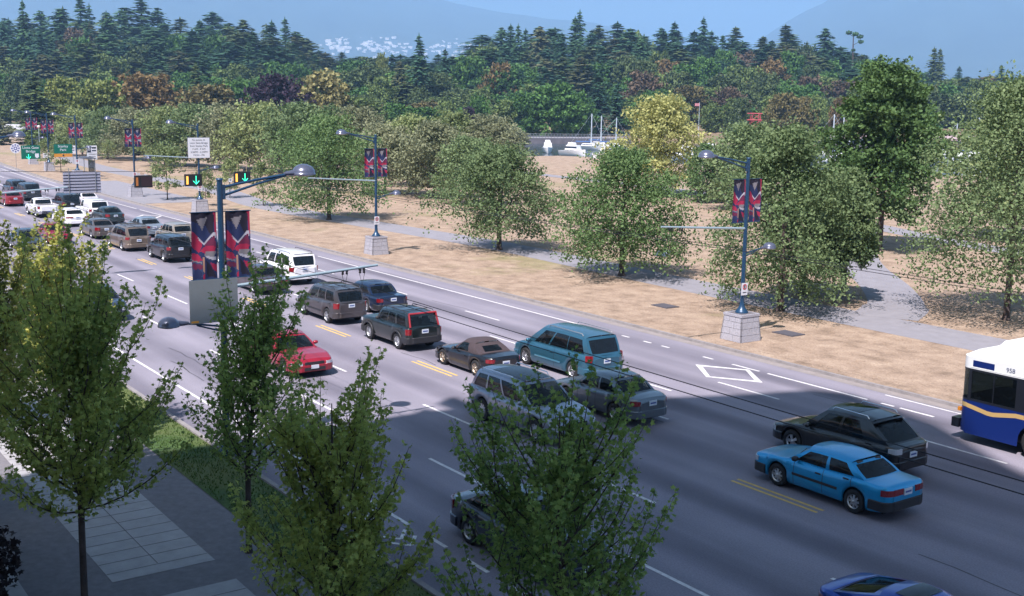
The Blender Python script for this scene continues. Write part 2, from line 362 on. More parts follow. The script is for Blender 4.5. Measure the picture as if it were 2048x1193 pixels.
n=9000; X=rs.uniform(-60,-10,n); Y=rs.uniform(10.5,12.1,n)
tufts('green_grass',np.stack([X,Y,np.full(n,.07)],1),.08,foliage('green_blades',(.03,.07,.012),(.09,.15,.03),.3,.9),'short green grass on the verge under the street trees')
# ------------------------------------------------------------------ cars
M_tyre=mat('tyre',(.016,.016,.018),.8); M_rim=mat('alloy',(.55,.56,.58),.3,.85); M_rimdk=mat('alloy_shadow',(.03,.03,.035),.5)
M_trim=mat('black_trim',(.022,.022,.026),.55); M_int=mat('car_interior',(.05,.045,.045),.8); M_seat=mat('seat_cloth',(.09,.08,.075),.9)
M_red=mat('red_lens',(.22,.006,.010),.15,coat=.6,spec=.8); M_clear=mat('clear_lens',(.62,.64,.68),.12,.3,coat=.8); M_amb=mat('amber_lens',(.7,.25,.03),.2,coat=.5)
M_plate=mat('licence_plate',(.62,.66,.72),.5); M_chrome=mat('chrome',(.7,.72,.75),.12,1)
M_glass=glassmat('tinted_glass',(.42,.50,.50),.5); M_glassd=glassmat('dark_privacy_glass',(.12,.13,.15),.25)
def lerp(a,b,t): return a+(b-a)*t
def interp(P,x):
    if x<=P[0][0]: return P[0][1]
    for (a,b),(c,d) in zip(P,P[1:]):
        if x<=c:
            t=(x-a)/(c-a) if c>a else 0; t2=t*t*(3-2*t); return b+(d-b)*(.5*t+.5*t2)
    return P[-1][1]
def car(name,label,loc,rz,col,L,W_,H,wb,deck,gh,wr=.32,fo=.85,windows=((.05,.45),(.50,.92)),rimcol=None,bumper=None,glassback=None,roofcol=None,
        tail=(.70,.92,.33,.3),rails=False,sunroof=False,plate=True,seats=True,rear_plate_z=.78,flare=False,spare=False,clad=False,rearwin=(.07,.93,.10,.86),cat='car',pickup=False,
        ground_clear=.20,roofw=.74,doors=None,moulding=False,spoiler=False,wheelfn=None,metal=.3,taper=.08,nose_r=.34,dark_front=False,pillarcol=None,bars=False):
    """local x forward, y left; deck = [(x,z)...] hood/belt/trunk line; gh = (xw0,xw1,xr1,xr0) greenhouse corners along x, front to rear"""
    t=thing(name,label,cat,(loc[0],loc[1],.006),rz)
    mc=max(col); kf=.35 if mc<.05 else .68 if mc<.6 else 1; col=tuple(c*kf for c in col)
    pm=paint('paint_%.3f_%.3f_%.3f'%col,col,metal if max(col)>.02 else .0)
    hw=W_/2; xf=L/2; xr=-L/2; axf=xf-fo; axr=axf-wb; AR=wr+.055
    def wid(x):
        w=hw
        for e in(xf-x,x-xr):
            q=max(0,min(1,(nose_r*1.3-e)/(nose_r*1.3))); w-=.30*hw*(1-math.sqrt(max(0,1-q*q)))
            w-=taper*hw*max(0,(1.3-e)/1.3)**2
        return w
    zdk=lambda x: interp(deck,x)
    def zlo(x):
        z=ground_clear
        for e in(xf-x,x-xr):
            if e<.5: z=max(z,ground_clear+.09*(1-e/.5)**1)
        for ax in(axf,axr):
            d=abs(x-ax)
            if d<AR: z=max(z,wr+math.sqrt(AR*AR-d*d)*1.0)
        return z
    xs=[]
    x=xr
    marks=sorted(set([xr,xr+.015,xr+.05,xr+.1,xr+.18,xr+.3,xf-.3,xf-.18,xf-.1,xf-.05,xf-.015,xf]+[ax+AR*math.sin(rad(a)) for ax in(axf,axr) for a in(-90,-75,-60,-45,-30,-15,0,15,30,45,60,75,90)]+[ax+s*(AR+.004) for ax in(axf,axr) for s in(-1,1)]+[d[0] for d in deck]+[gh[0],gh[3]]+[lerp(xr,xf,i/18) for i in range(19)]))
    xs=[marks[0]]
    for m in marks[1:]:
        if m-xs[-1]>.008: xs.append(m)
    fr=[(.90,0),(.965,.10),(.995,.32),(1.0,.55),(.985,.78),(.965,.90),(.925,.985),(.86,1.0)]
    def sect(x):
        w=wid(x); zl=zlo(x); zd=zdk(x); e=min(xf-x,x-xr); sq=1
        zt=zd
        P=[(w*a,zl+(zt-zl)*b) for a,b in fr]
        cabin=gh[3]<x<gh[0]
        cr=.03 if not cabin else 0
        P+= [(w*.45,zd+cr*.8),(0,zd+cr)]
        return P
    b=MB(); rows=len(fr)+2; V=[]
    for s in(1,-1):
        for x in xs: V+= [(x,s*y,z) for y,z in sect(x)]
    n=len(xs); o=n*rows; F=[];Mi=[]
    for side in(0,1):
        for i in range(n-1):
            mid=(xs[i]+xs[i+1])/2; cab=gh[3]<mid<gh[0]
            if pickup and pickup[0]<mid<pickup[1]: cab=True
            for j in range(rows-1):
                a=side*o+i*rows+j; q=(a,a+1,a+1+rows,a+rows) if side==0 else (a+rows,a+1+rows,a+1,a)
                F.append(q[::-1] if side==0 else q[::-1]); Mi.append(1 if (cab and j>=rows-3) else (2 if (clad and j==0) else 0))
    b.v=V; b.f=[list(f) for f in F]; b.m=Mi; b.sm=[True]*len(F)
    for e,idx in((0,0),(1,n-1)):
        ring=[idx*rows+j for j in range(rows)]+[o+idx*rows+j for j in range(rows-2,-1,-1)]
        b.f.append(ring if e==1 else ring[::-1]); b.m.append(0); b.sm.append(False)
    body=b.build('body',[pm,M_int,M_trim],t)
    # under-structure closes the wheel arches
    u=MB(); nseg=12
    V=[]
    for i in range(nseg+1):
        x=lerp(xr+.16,xf-.16,i/nseg); w=min(wid(x)-.06,hw-.27 if min(abs(x-axf),abs(x-axr))<AR+.2 else hw-.1); V+= [(x,w,ground_clear+.02),(x,w,zdk(x)-.12),(x,-w,zdk(x)-.12),(x,-w,ground_clear+.02)]
    F=[(i*4+k,i*4+(k+1)%4,i*4+4+(k+1)%4,i*4+4+k) for i in range(nseg) for k in range(4)]+[(0,3,2,1),(nseg*4,nseg*4+1,nseg*4+2,nseg*4+3)]
    u.add(V,F); u.build('underbody',M_dark,t)
    # greenhouse
    x0,x1,x2,x3=gh; wbse=lambda x: wid(x)*.865; wt=hw*roofw; zr=H
    ztop=lambda x: zr-.05*((x-(x1+x2)/2)/((x1-x2)/2))**2*1.0
    def side_pt(s):
        def P(uu,vv):
            xb=lerp(x0,x3,uu); xt=lerp(x1,x2,uu); y0=wbse(xb); y1=wt*(1-.04*abs(2*uu-1)**3)
            x=lerp(xb,xt,vv); z=lerp(zdk(xb)-.004,ztop(xt)-.045,vv); y=lerp(y0,y1,vv)+.035*math.sin(math.pi*vv)
            return Vector((x,s*y,z))
        return P
    def front_pt(xa,xb_,bul):
        def P(uu,vv):
            s=1-2*uu; yb=wbse(xa); yt=wt*.96
            y=lerp(yb,yt,vv)*s; c=1-s*s
            z=lerp(zdk(xa)-.004,ztop(xb_)-.045,vv)+ .03*c*vv
            return Vector((lerp(xa,xb_,vv)+bul*c,y+(.035*math.sin(math.pi*vv))*s,z))
        return P
    def patch(P,wins,frame,nv=6,nu_=14,flip=False,inset=.006,off=Vector((0,0,0))):
        us=sorted(set([0,1]+[w[0] for w in wins]+[w[1] for w in wins]+[i/nu_ for i in range(nu_+1)]))
        vv=sorted(set([0,1]+[w[2] for w in wins]+[w[3] for w in wins]+[i/nv for i in range(nv+1)]))
        us=[a for i,a in enumerate(us) if i==0 or a-us[i-1]>1e-4]; 
        def cells(test,mb,sh):
            idx={}
            VV=[];FF=[]
            def g(i,j):
                if (i,j) not in idx: idx[(i,j)]=len(VV); VV.append(P(us[i],vv[j])+sh)
                return idx[(i,j)]
            for i in range(len(us)-1):
                for j in range(len(vv)-1):
                    cu=(us[i]+us[i+1])/2; cv=(vv[j]+vv[j+1])/2
                    if test(cu,cv):
                        q=(g(i,j),g(i+1,j),g(i+1,j+1),g(i,j+1)); FF.append(q[::-1] if flip else q)
            mb.add(VV,FF,0,True)
        isw=lambda cu,cv: any(w[0]<cu<w[1] and w[2]<cv<w[3] for w in wins)
        cells(lambda a,c: not isw(a,c),frame,Vector((0,0,0)))
        panes=[]
        for w in wins:
            m=MB(); cells(lambda a,c,w=w: w[0]<a<w[1] and w[2]<c<w[3],m,off); panes.append(m)
        return panes
    fb=MB(); panes=[]
    wv=(.07,.86)
    for s in(1,-1):
        pn=patch(side_pt(s),[(a,c,wv[0],wv[1]) for a,c in windows],fb,flip=(s<0),off=Vector((0,-s*.012,0)))
        for kx,m in enumerate(pn):
            dk=glassback if (glassback and kx>=1) else M_glass
            panes.append(('side_window',m,dk))
    panes.append(('windshield',patch(front_pt(x0,x1,.10),[(.05,.95,.05,.9)],fb,off=Vector((-.012,0,-.004)))[0],M_glass))
    panes.append(('rear_window',patch(front_pt(x3,x2,-.07),[rearwin],fb,flip=True,off=Vector((.012,0,-.004)))[0],glassback or M_glass))
    rm=paint('paint_%.3f_%.3f_%.3f'%roofcol,roofcol,.1) if roofcol and not isinstance(roofcol,bpy.types.Material) else (roofcol or pm)
    fb.build('cabin_frame',[rm if roofcol else pm],t)
    for nm,m,gm in panes: m.build(nm,gm,t)
    rf=MB()
    def RP(uu,vv):
        x=lerp(x1,x2,uu); s=1-2*vv; y1=wt*(1-.04*abs(2*uu-1)**3)
        c=1-s*s; ex=0
        if uu==0: ex=.0
        zb=ztop(x)-.045; 
        return Vector((x+ (.10*c*(1-uu)**4) - (.07*c*uu**4), y1*s, zb+.045*min(1,c*2.2)+ (.03*c if uu in(0,) else .03*c)))
    rf.grid(RP,12,12,smooth=True)
    roof=rf.build('roof',[rm],t)
    # roof gutters
    if rails:
        for s in(1,-1):
            q=MB(); a=lerp(x1,x2,.12); c=lerp(x1,x2,.93); z=zr+.02
            q.tube([(a,s*(wt-.06),z-.05),(a-.08,s*(wt-.06),z+.03),(c+.08,s*(wt-.06),z+.02),(c,s*(wt-.06),z-.06)],.017,n=6); q.build('roof_rail',M_trim if rails is True else rails,roof)
    if bars:
        for f in(.35,.75):
            q=MB(); xx=lerp(x1,x2,f); q.tube([(xx,-(wt-.05),zr+.05),(xx,wt-.05,zr+.05)],.016,n=6); q.build('roof_bar',M_trim,roof)
    if sunroof:
        q=MB(); a=lerp(x1,x2,sunroof[0]); c=lerp(x1,x2,sunroof[1]); w=wt*.72
        q.grid(lambda uu,vv:RP(lerp(sunroof[0],sunroof[1],uu),.14+.72*vv)+Vector((0,0,.007)),6,8); q.build('sunroof',M_glassd,roof)
    # wheels
    for ax in(axf,axr):
        for s in(1,-1):
            w=MB(); hwid=.105 if not flare else .12; yc=s*(hw-.135)
            prof=[(wr*.60,-hwid*.9),(wr*.70,-hwid),(wr*.93,-hwid),(wr,-hwid*.75),(wr,hwid*.75),(wr*.93,hwid),(wr*.70,hwid),(wr*.60,hwid*.9)]
            w.lathe(prof,(0,0,0),'Y',24); w.lathe([(0,-s*hwid*.2),(wr*.6,-s*hwid*.2)],(0,0,0),'Y',24,0)
            wo=w.build('wheel',[M_tyre],t,(ax,yc,wr))
            rmb=MB(); y=s*hwid*.82
            rmb.lathe([(wr*.62,s*hwid*.98),(wr*.60,s*hwid*.7),(wr*.54,s*hwid*.55)],(0,0,0),'Y',24)
            rmb.lathe([(0,y+s*.012),(wr*.13,y+s*.01),(wr*.15,y-s*.02)],(0,0,0),'Y',12)
            ns=wheelfn or 5
            for k in range(ns):
                a=2*math.pi*k/ns; d=Vector((math.cos(a),0,math.sin(a))); q=Vector((-math.sin(a),0,math.cos(a)))
                w0=wr*.10; w1=wr*(.55/ns*1.3)
                A=d*wr*.08; B=d*wr*.57; yy=Vector((0,y,0)); yb=Vector((0,s*hwid*.62,0))
                rmb.add([A-q*w0+yy,A+q*w0+yy,B+q*w1+yb,B-q*w1+yb,A-q*w0+yy-Vector((0,s*.03,0)),A+q*w0+yy-Vector((0,s*.03,0)),B+q*w1+yb-Vector((0,s*.03,0)),B-q*w1+yb-Vector((0,s*.03,0))],[(0,1,2,3),(4,5,1,0),(7,6,5,4),(1,5,6,2),(3,7,4,0)] )
            rmb.build('rim',rimcol or M_rim,wo)
            if flare:
                fl=MB(); V=[];
                for i in range(13):
                    a=rad(-8+196*i/12); 
                    for rr_,yy_ in((AR-.012,hw-.02),(AR-.012,hw+.045),(AR+.05,hw+.04),(AR+.06,hw-.02)): V.append((ax+rr_*math.cos(a)*1.02,s*yy_,wr+rr_*math.sin(a)))
                fl.add(V,[(i*4+k,i*4+(k+1)%4,i*4+4+(k+1)%4,i*4+4+k) for i in range(12) for k in range(4)],0,True); fl.build('fender_flare',M_trim if flare is True else flare,t)
    # bands that follow the plan outline of one end
    def plan(end,off,inl=.55):
        pts=[]
        for i in range(9):
            x=inl*(1-i/8)**1.6; xx=(xr+x) if end<0 else (xf-x); pts.append((xx,wid(xx)+off))
        e=xr if end<0 else xf; w=wid(e)
        pts.append((e+end*off*.8,w*.96)); 
        half=pts+[(e+end*off,w*.8),(e+end*off,w*.45),(e+end*off,0)]
        return half+[(x,-y) for x,y in half[-2::-1]]
    def band(name,end,z0,z1,off,m,s0=0,s1=1,inl=.55,par=t,thick=.05,zin=.0):
        P=plan(end,off,inl); Q=plan(end,off-thick,inl)
        D=[0]
        for a,c in zip(P,P[1:]): D.append(D[-1]+math.dist(a,c))
        T=D[-1]
        def at_(PP,s):
            d=s*T
            for i in range(len(D)-1):
                if d<=D[i+1]+1e-9:
                    f=(d-D[i])/(D[i+1]-D[i]+1e-9); return lerp(PP[i][0],PP[i+1][0],f),lerp(PP[i][1],PP[i+1][1],f)
            return PP[-1]
        ss=sorted(set([s0,s1]+[d/T for d in D if s0<d/T<s1])); mb=MB(); V=[]
        for s in ss:
            a=at_(P,s); c=at_(Q,s)
            V+= [(c[0],c[1],z0),(a[0],a[1],z0+zin),(a[0],a[1],z1-zin),(c[0],c[1],z1)]
        k=len(ss); F=[(i*4+j,i*4+4+j,i*4+4+(j+1)%4,i*4+(j+1)%4) for i in range(k-1) for j in range(4)]+[(0,1,2,3),((k-1)*4+3,(k-1)*4+2,(k-1)*4+1,(k-1)*4)]
        if end<0: F=[f[::-1] for f in F]
        mb.add(V,F,0,False); return mb.build(name,m,par)
    bm=bumper or pm
    gc=ground_clear
    rbm=band('rear_bumper',-1,gc+.08,gc+.36,.035,bm,zin=.03); band('front_bumper',1,gc+.04,gc+.32,.035,bm,zin=.03)
    tz0,tz1,_,sl_=tail
    for (a,c) in((.06,sl_),(1-sl_,.94)): band('tail_light',-1,tz0,tz1,.012,M_red,a+.06,c,inl=.5)
    zh=zdk(xf-.12)
    for (a,c) in((.10,.30),(.70,.90)): band('headlight',1,zh-.20,zh-.07,.012,M_clear,a,c,inl=.5)
    band('grille',1,zh-.20,zh-.06,.008,M_trim,.34,.66,inl=.5)
    band('lower_grille',1,gc+.10,gc+.22,.045,M_trim,.33,.67,inl=.5)
    if plate:
        q=MB(); q.box((xr-.022,0,rear_plate_z),(.02,.32,.17)); pl=q.build('licence_plate',M_plate,t)
        q=MB(); q.box((xr-.034,0,rear_plate_z),(.004,.24,.05)); q.build('plate_number_strip',mat('plate_blue',(.05,.09,.3),.6),pl)
        q=MB(); q.box((xf+.05,0,gc+.24),(.02,.32,.14)); q.build('licence_plate',M_plate,t)
    # doors: seams, handles, mirrors
    dx=doors or [gh[0]-.28,lerp(gh[0],gh[3],.50),lerp(gh[0],gh[3],.86)]
    for s in(1,-1):
        for i in range(len(dx)-1):
            for xx in(dx[i],dx[i+1]) if i==0 else (dx[i+1],):
                q=MB(); sec=[(y,z) for y,z in sect(xx)[1:7]]
                V=[]
                for y,z in sec: V+= [(xx-.008,s*(y+.003),z),(xx+.008,s*(y+.003),z)]
                q.add(V,[(2*j,2*j+1,2*j+3,2*j+2) for j in range(len(sec)-1)]); d=q.build('door_seam',M_trim,t)
            q=MB(); xx=dx[i+1]+.16; y,z=sect(xx)[4]; q.box((xx,s*(y+.012),z+.02),(.17,.03,.035)); q.build('door_handle',M_trim if bumper else pm,d)
        q=MB(); y=wbse(gh[0]-.25)+.16; z=zdk(gh[0]-.2)+.09
        q.grid(lambda a,c:(gh[0]-.36+.09*math.sin(math.pi*c)*math.cos(2*math.pi*a),s*(y+.11*(-math.cos(math.pi*c))),z+.075*math.sin(math.pi*c)**.6*math.sin(2*math.pi*a)),10,8)
        q.box((gh[0]-.36,s*(y-.11),z-.04),(.06,.14,.04)); q.build('side_mirror',pm if not bumper else M_trim,t)
        if moulding:
            q=MB(); V=[]
            xx_=[x for x in xs if x<axf-AR-.03 and x>axr+AR+.03]
            for x in xx_:
                y=wid(x)+.012; V+= [(x,s*y,.50),(x,s*(y+.006),.54),(x,s*y,.575)]
            q.add(V,[(3*i+j,3*i+3+j,3*i+4+j,3*i+1+j) for i in range(len(xx_)-1) for j in(0,1)],0); q.build('side_moulding',M_trim if moulding is True else moulding,t)
    for yy in(.35,-.25): q=MB(); q.tube([(x0+.02,yy,zdk(x0)+.02),(lerp(x0,x1,.35)+.13,yy-.25,lerp(zdk(x0),zr,.35)+.03)],.01,n=5); q.build('wiper',M_trim,t)
    if seats:
        for (sx,ys) in((lerp(x0,x3,.42),(hw*.42,-hw*.42)),(lerp(x0,x3,.78),(hw*.42,-hw*.42))):
            if sx-.3<x3+.2: continue
            for y in ys:
                q=MB(); zb=zdk(sx)-.02
                q.box((sx-.05,y,zb+.10),(.16,.48,.24),taper=.85); q.box((sx-.07,y,zb+.30),(.10,.26,.14),taper=.8); q.build('seat',M_seat,t)
    if spoiler:
        q=MB(); xx,zz=spoiler; w=hw*.72
        q.grid(lambda a,c:(xx-.16*a,w*(1-2*c),zz+.05*a+.02*(1-(1-2*c)**2)),3,8); q.grid(lambda a,c:(xx-.16*a,w*(1-2*c),zz+.05*a-.03+.02*(1-(1-2*c)**2)),3,8); q.build('spoiler',pm,t)
    t['_x']=[axf,axr]
    del t['_x']
    return t
PI=math.pi
AWAY=PI; TOW=0.0
def put(fn_args): pass
def wy(near,W_): return near+W_/2
# palette
def sedan(label,X,Y,rz,col,L=4.5,W_=1.74,H=1.42,wb=2.63,fo=.92,**k):
    deck=k.pop('deck',[(-L/2,.80),(-L/2+.06,.93),(-L/2+.5,.985),(-L/2+1.05,.96),(-.1,.93),(.75,.93),(L/2-.65,.86),(L/2-.12,.74),(L/2,.62)])
    gh=k.pop('gh',(L/2-1.30,L/2-2.05,-L/2+1.35,-L/2+.72))
    return car(k.pop('name','sedan_car'),label,(X,Y),rz,col,L,W_,H,wb,deck,gh,fo=fo,**k)
def suv(label,X,Y,rz,col,L=4.45,W_=1.80,H=1.72,wb=2.62,fo=.86,**k):
    deck=k.pop('deck',[(-L/2,.98),(-L/2+.03,1.08),(-L/2+.4,1.10),(-.1,1.07),(L/2-1.25,1.05),(L/2-.6,.98),(L/2-.12,.86),(L/2,.72)])
    gh=k.pop('gh',(L/2-1.15,L/2-1.75,-L/2+.30,-L/2+.05))
    k.setdefault('wr',.36); k.setdefault('windows',((.07,.34),(.37,.62),(.66,.93))); k.setdefault('ground_clear',.26); k.setdefault('rear_plate_z',.92); k.setdefault('tail',(.80,1.06,.3,.235)); k.setdefault('roofw',.80); k.setdefault('nose_r',.2); k.setdefault('taper',.04)
    return car(k.pop('name','sport_utility_car'),label,(X,Y),rz,col,L,W_,H,wb,deck,gh,fo=fo,cat='suv',**k)
# right-hand lanes, tails to the camera; X of the rear axle taken from tyre contacts
def cx(xrear_axle,L,fo,wb): return xrear_axle-( (L/2-fo)-wb )*-1 if False else xrear_axle+((L/2-fo)-wb)
# for a car heading -X: world x = Xc - local x ; rear axle local = L/2-fo-wb
def XC(xa,L,fo,wb): return xa+(L/2-fo-wb)
# bright blue sedan, nearest
sedan('bright sky blue four door sedan beside the yellow centre line, black bumpers',XC(-18.56,4.65,.98,2.63),24.9,AWAY,(.004,.32,.62),L=4.65,W_=1.73,H=1.36,fo=.98,bumper=M_trim,moulding=True,
      deck=[(-2.325,.80),(-2.28,.90),(-2.2,.935),(-1.25,.945),(-.1,.90),(.75,.90),(1.6,.84),(2.2,.76),(2.325,.66)],gh=(1.02,.42,-1.0,-1.55),tail=(.70,.86,.33,.43),windows=((.10,.50),(.55,.88)),rear_plate_z=.76,wheelfn=8,metal=.45,nose_r=.18)
# black crossover
bc=suv('glossy black crossover with rounded tail and silver tail lamps behind the bright blue sedan',-21.75,27.75,AWAY,(.003,.003,.005),L=4.62,W_=1.85,H=1.68,wb=2.72,fo=.93,
    deck=[(-2.31,.86),(-2.27,1.0),(-2.0,1.06),(-.2,1.02),(.95,.96),(1.7,.88),(2.2,.76),(2.31,.64)],gh=(1.10,.25,-1.35,-2.05),windows=((.12,.42),(.46,.74)),roofw=.76,tail=(.84,1.0,.3,.30),spoiler=(-1.40,1.55),sunroof=(.12,.62),nose_r=.34,rails=M_chrome,rear_plate_z=.78)
for ch_ in bc.children:
    if ch_.name.startswith('tail_light'): ch_.data.materials[0]=M_clear
# grey-green sedan (rounded)
sedan('grey green four door sedan between the van and the bright blue sedan',XC(-28.75,4.53,.90,2.60),25.25,AWAY,(.22,.26,.29),L=4.53,W_=1.70,H=1.47,wb=2.60,fo=.90,windows=((.10,.50),(.54,.88)),wheelfn=6,metal=.6,tail=(.72,.88,.33,.26))
# teal minivan
car('minivan','teal blue minivan beside the dark convertible, roof rails and tinted rear glass',(XC(-34.34,5.05,.98,3.08),27.95),AWAY,(.055,.20,.30),5.05,1.95,1.78,3.08,
    [(-2.52,.90),(-2.49,1.04),(-2.1,1.06),(.6,1.02),(1.35,1.0),(2.0,.90),(2.42,.74),(2.52,.6)],(1.62,.55,-2.12,-2.44),wr=.345,fo=.98,windows=((.13,.36),(.385,.66),(.67,.93)),glassback=M_glassd,rails=M_galv,tail=(.80,1.06,.3,.225),roofw=.79,rear_plate_z=.80,cat='minivan',metal=.5,nose_r=.25,taper=.05,moulding=paint('teal_strip',(.07,.22,.32)),wheelfn=6)
# dark soft-top roadster
M_soft=mat('soft_top_cloth',(.055,.04,.045),.95,var=.15,scale=8)
car('convertible_car','dark grey two seat convertible with brown cloth soft top raised',(XC(-36.74,4.12,.80,2.40),24.95),AWAY,(.012,.012,.018),4.12,1.75,1.27,2.40,
    [(-2.06,.72),(-2.02,.84),(-1.5,.87),(-.8,.84),(.4,.80),(1.3,.74),(1.9,.64),(2.06,.52)],(.62,.02,-.72,-1.28),wr=.315,fo=.80,windows=((.12,.60),),roofcol=M_soft,tail=(.64,.78,.3,.27),roofw=.68,rear_plate_z=.6,rearwin=(.22,.78,.2,.72),ground_clear=.15,cat='convertible',rimcol=mat('bronze_alloy',(.55,.47,.38),.35,.8),doors=[.55,-.55],seats=False)
# dark green boxy 4x4 with red hatch frame
jp=suv('boxy dark green four wheel drive wagon with red framed rear hatch',XC(-42.68,4.24,.75,2.57),24.85,AWAY,(.012,.028,.028),L=4.24,W_=1.74,H=1.64,wb=2.57,fo=.75,
    deck=[(-2.12,.98),(-2.10,1.04),(-1.6,1.05),(.7,1.05),(.9,1.05),(1.9,1.0),(2.06,.96),(2.12,.80)],gh=(.78,.38,-1.86,-2.06),bumper=M_trim,flare=True,rails=True,bars=True,tail=(.74,.98,.3,.24),rear_plate_z=.86,wheelfn=10,nose_r=.08,taper=.01,roofw=.83,windows=((.06,.33),(.36,.58),(.64,.92)))
q=MB(); Mr=mat('red_primer',(.30,.02,.03),.5)
for s in(1,-1): q.tube([(-2.09,s*.70,1.06),(-1.90,s*.66,1.60)],.05,n=4)
q.tube([(-1.90,-.68,1.60),(-1.90,.68,1.60)],.05,n=4); q.build('hatch_frame',Mr,jp)
# grey small SUV
suv('warm grey compact suv, tail toward us, just ahead of the boxy dark green wagon',XC(-49.6,4.43,.86,2.62),24.9,AWAY,(.115,.10,.105),L=4.43,W_=1.80,rails=True,bars=True,moulding=True,metal=.5)
# navy boxy sedan
sedan('navy blue old square cut sedan in the lane beside the warm grey compact suv',XC(-51.2,4.80,.82,2.65),27.85,AWAY,(.012,.03,.085),L=4.80,W_=1.72,H=1.43,wb=2.65,fo=.82,bumper=M_trim,moulding=True,nose_r=.10,taper=.02,
      deck=[(-2.4,.86),(-2.37,.93),(-1.5,.95),(-.1,.93),(.8,.92),(2.1,.86),(2.36,.82),(2.4,.70)],gh=(.95,.42,-1.0,-1.45),tail=(.68,.86,.33,.27),roofw=.80,wheelfn=12)
# white large SUV
suv('white full size suv with dark tailgate glass near the thin trolley arm',XC(-62.0,4.9,.85,2.87),28.15,AWAY,(.80,.78,.80),L=4.9,W_=1.88,H=1.82,wb=2.87,glassback=M_glassd,rails=True,metal=0,bumper=None)
# brown sedan
sedan('maroon and tan old sedan beside the white full size suv, partly behind leaves',XC(-59.6,4.7,.9,2.65),25.3,AWAY,(.10,.065,.075),L=4.7,bumper=M_trim,tail=(.66,.84,.33,.42),nose_r=.12,metal=.4,gh=(1.05,.4,-.95,-1.5))
# near-side lanes, oncoming
suv('silver grey large suv facing us with glass roof and chrome rails, behind foreground leaves',-29.8,21.72,TOW,(.40,.43,.52),L=5.05,W_=1.95,H=1.72,wb=3.0,fo=.96,rails=M_chrome,sunroof=(.02,.75),roofw=.77,wr=.38,windows=((.10,.40),(.43,.68),(.71,.92)),
    deck=[(-2.52,.95),(-2.48,1.06),(-2.0,1.10),(.5,1.06),(1.1,1.04),(1.9,.96),(2.38,.82),(2.52,.66)],gh=(1.25,.35,-1.95,-2.40),nose_r=.35,taper=.08,wheelfn=10,metal=.6,glassback=M_glassd)
sedan('bright red two door coupe facing us behind the slim street tree',-42.1,18.75,TOW,(.42,.012,.035),L=4.65,W_=1.86,H=1.36,wb=2.57,fo=.95,windows=((.14,.56),(.62,.84)),doors=[.75,-.65],metal=.1,
      deck=[(-2.32,.80),(-2.28,.90),(-1.6,.95),(-.1,.86),(.8,.86),(1.7,.80),(2.18,.70),(2.32,.58)],gh=(.75,.0,-.95,-1.6))
sedan('dark blue sedan in the shaded near lane, almost hidden by foreground leaves',-21.0,15.3,TOW,(.02,.03,.055),L=4.6,W_=1.78,H=1.42,glassback=None)
cp=car('coupe_car','royal blue fastback coupe cut off by the bottom edge of the photo, open sunroof',(-12.35,18.55),TOW+.0,(.010,.075,.50),4.35,1.74,1.33,2.56,
    [(-2.17,.82),(-2.12,.95),(-1.8,.99),(-.2,.86),(.7,.84),(1.6,.78),(2.05,.66),(2.17,.54)],(.85,.1,-.75,-1.75),fo=.92,windows=((.12,.55),(.6,.82)),tail=(.66,.84,.3,.3),doors=[.7,-.6],roofw=.70,metal=.5,sunroof=(.2,.7),seats=False)
# left cluster
sedan('metallic grey sedan directly ahead of the tan minivan',XC(-89.4,4.75,.95,2.67),24.75,AWAY,(.20,.17,.16),L=4.75,W_=1.75,metal=.5)
car('minivan','tan minivan with dark rear glass ahead of the black suv',(XC(-80.9,4.9,.95,2.9)-.3,24.65),AWAY,(.26,.20,.16),4.9,1.92,1.74,2.9,
    [(-2.45,.90),(-2.42,1.02),(-2.1,1.06),(.6,1.02),(1.35,1.0),(2.0,.90),(2.36,.74),(2.45,.6)],(1.5,.5,-2.05,-2.38),wr=.34,fo=.95,windows=((.13,.36),(.385,.66),(.67,.93)),glassback=M_glassd,tail=(.84,1.02,.3,.23),roofw=.79,cat='minivan',nose_r=.25,bars=True,rails=True)
suv('black suv with round silver wheels left of the near banners',XC(-74.2,4.4,.85,2.6),25.2,AWAY,(.012,.013,.016),L=4.4,H=1.7,tail=(.85,1.05,.3,.235))
suv('small beige old style suv behind the left near banner',XC(-82.4,3.95,.75,2.4)+.6,28.1,AWAY,(.42,.37,.31),L=3.95,W_=1.66,H=1.66,wb=2.4,fo=.75,nose_r=.1,metal=.1)
sedan('silver blue two door car with black door glass beside the tan minivan',XC(-89.4,4.8,.95,2.67)+.5,28.2,AWAY,(.34,.40,.47),L=4.8,W_=1.78,windows=((.1,.52),(.57,.86)),tail=(.74,.90,.3,.36),doors=[.7,-.7])
sedan('black sedan hidden between the two near banners',XC(-71.8,4.6,.9,2.6),28.0,AWAY,(.015,.02,.025),L=4.6)
sedan('dark green sedan behind the metallic grey sedan in the far lane',XC(-99.2,4.6,.9,2.6),28.3,AWAY,(.02,.045,.05),L=4.6)
sedan('white old sedan with square corners beside the yellow line',XC(-99.2,4.9,.95,2.75),25.2,AWAY,(.78,.76,.77),L=4.9,W_=1.78,metal=0,nose_r=.1,taper=.02,bumper=None,moulding=True,tail=(.74,.86,.33,.36))
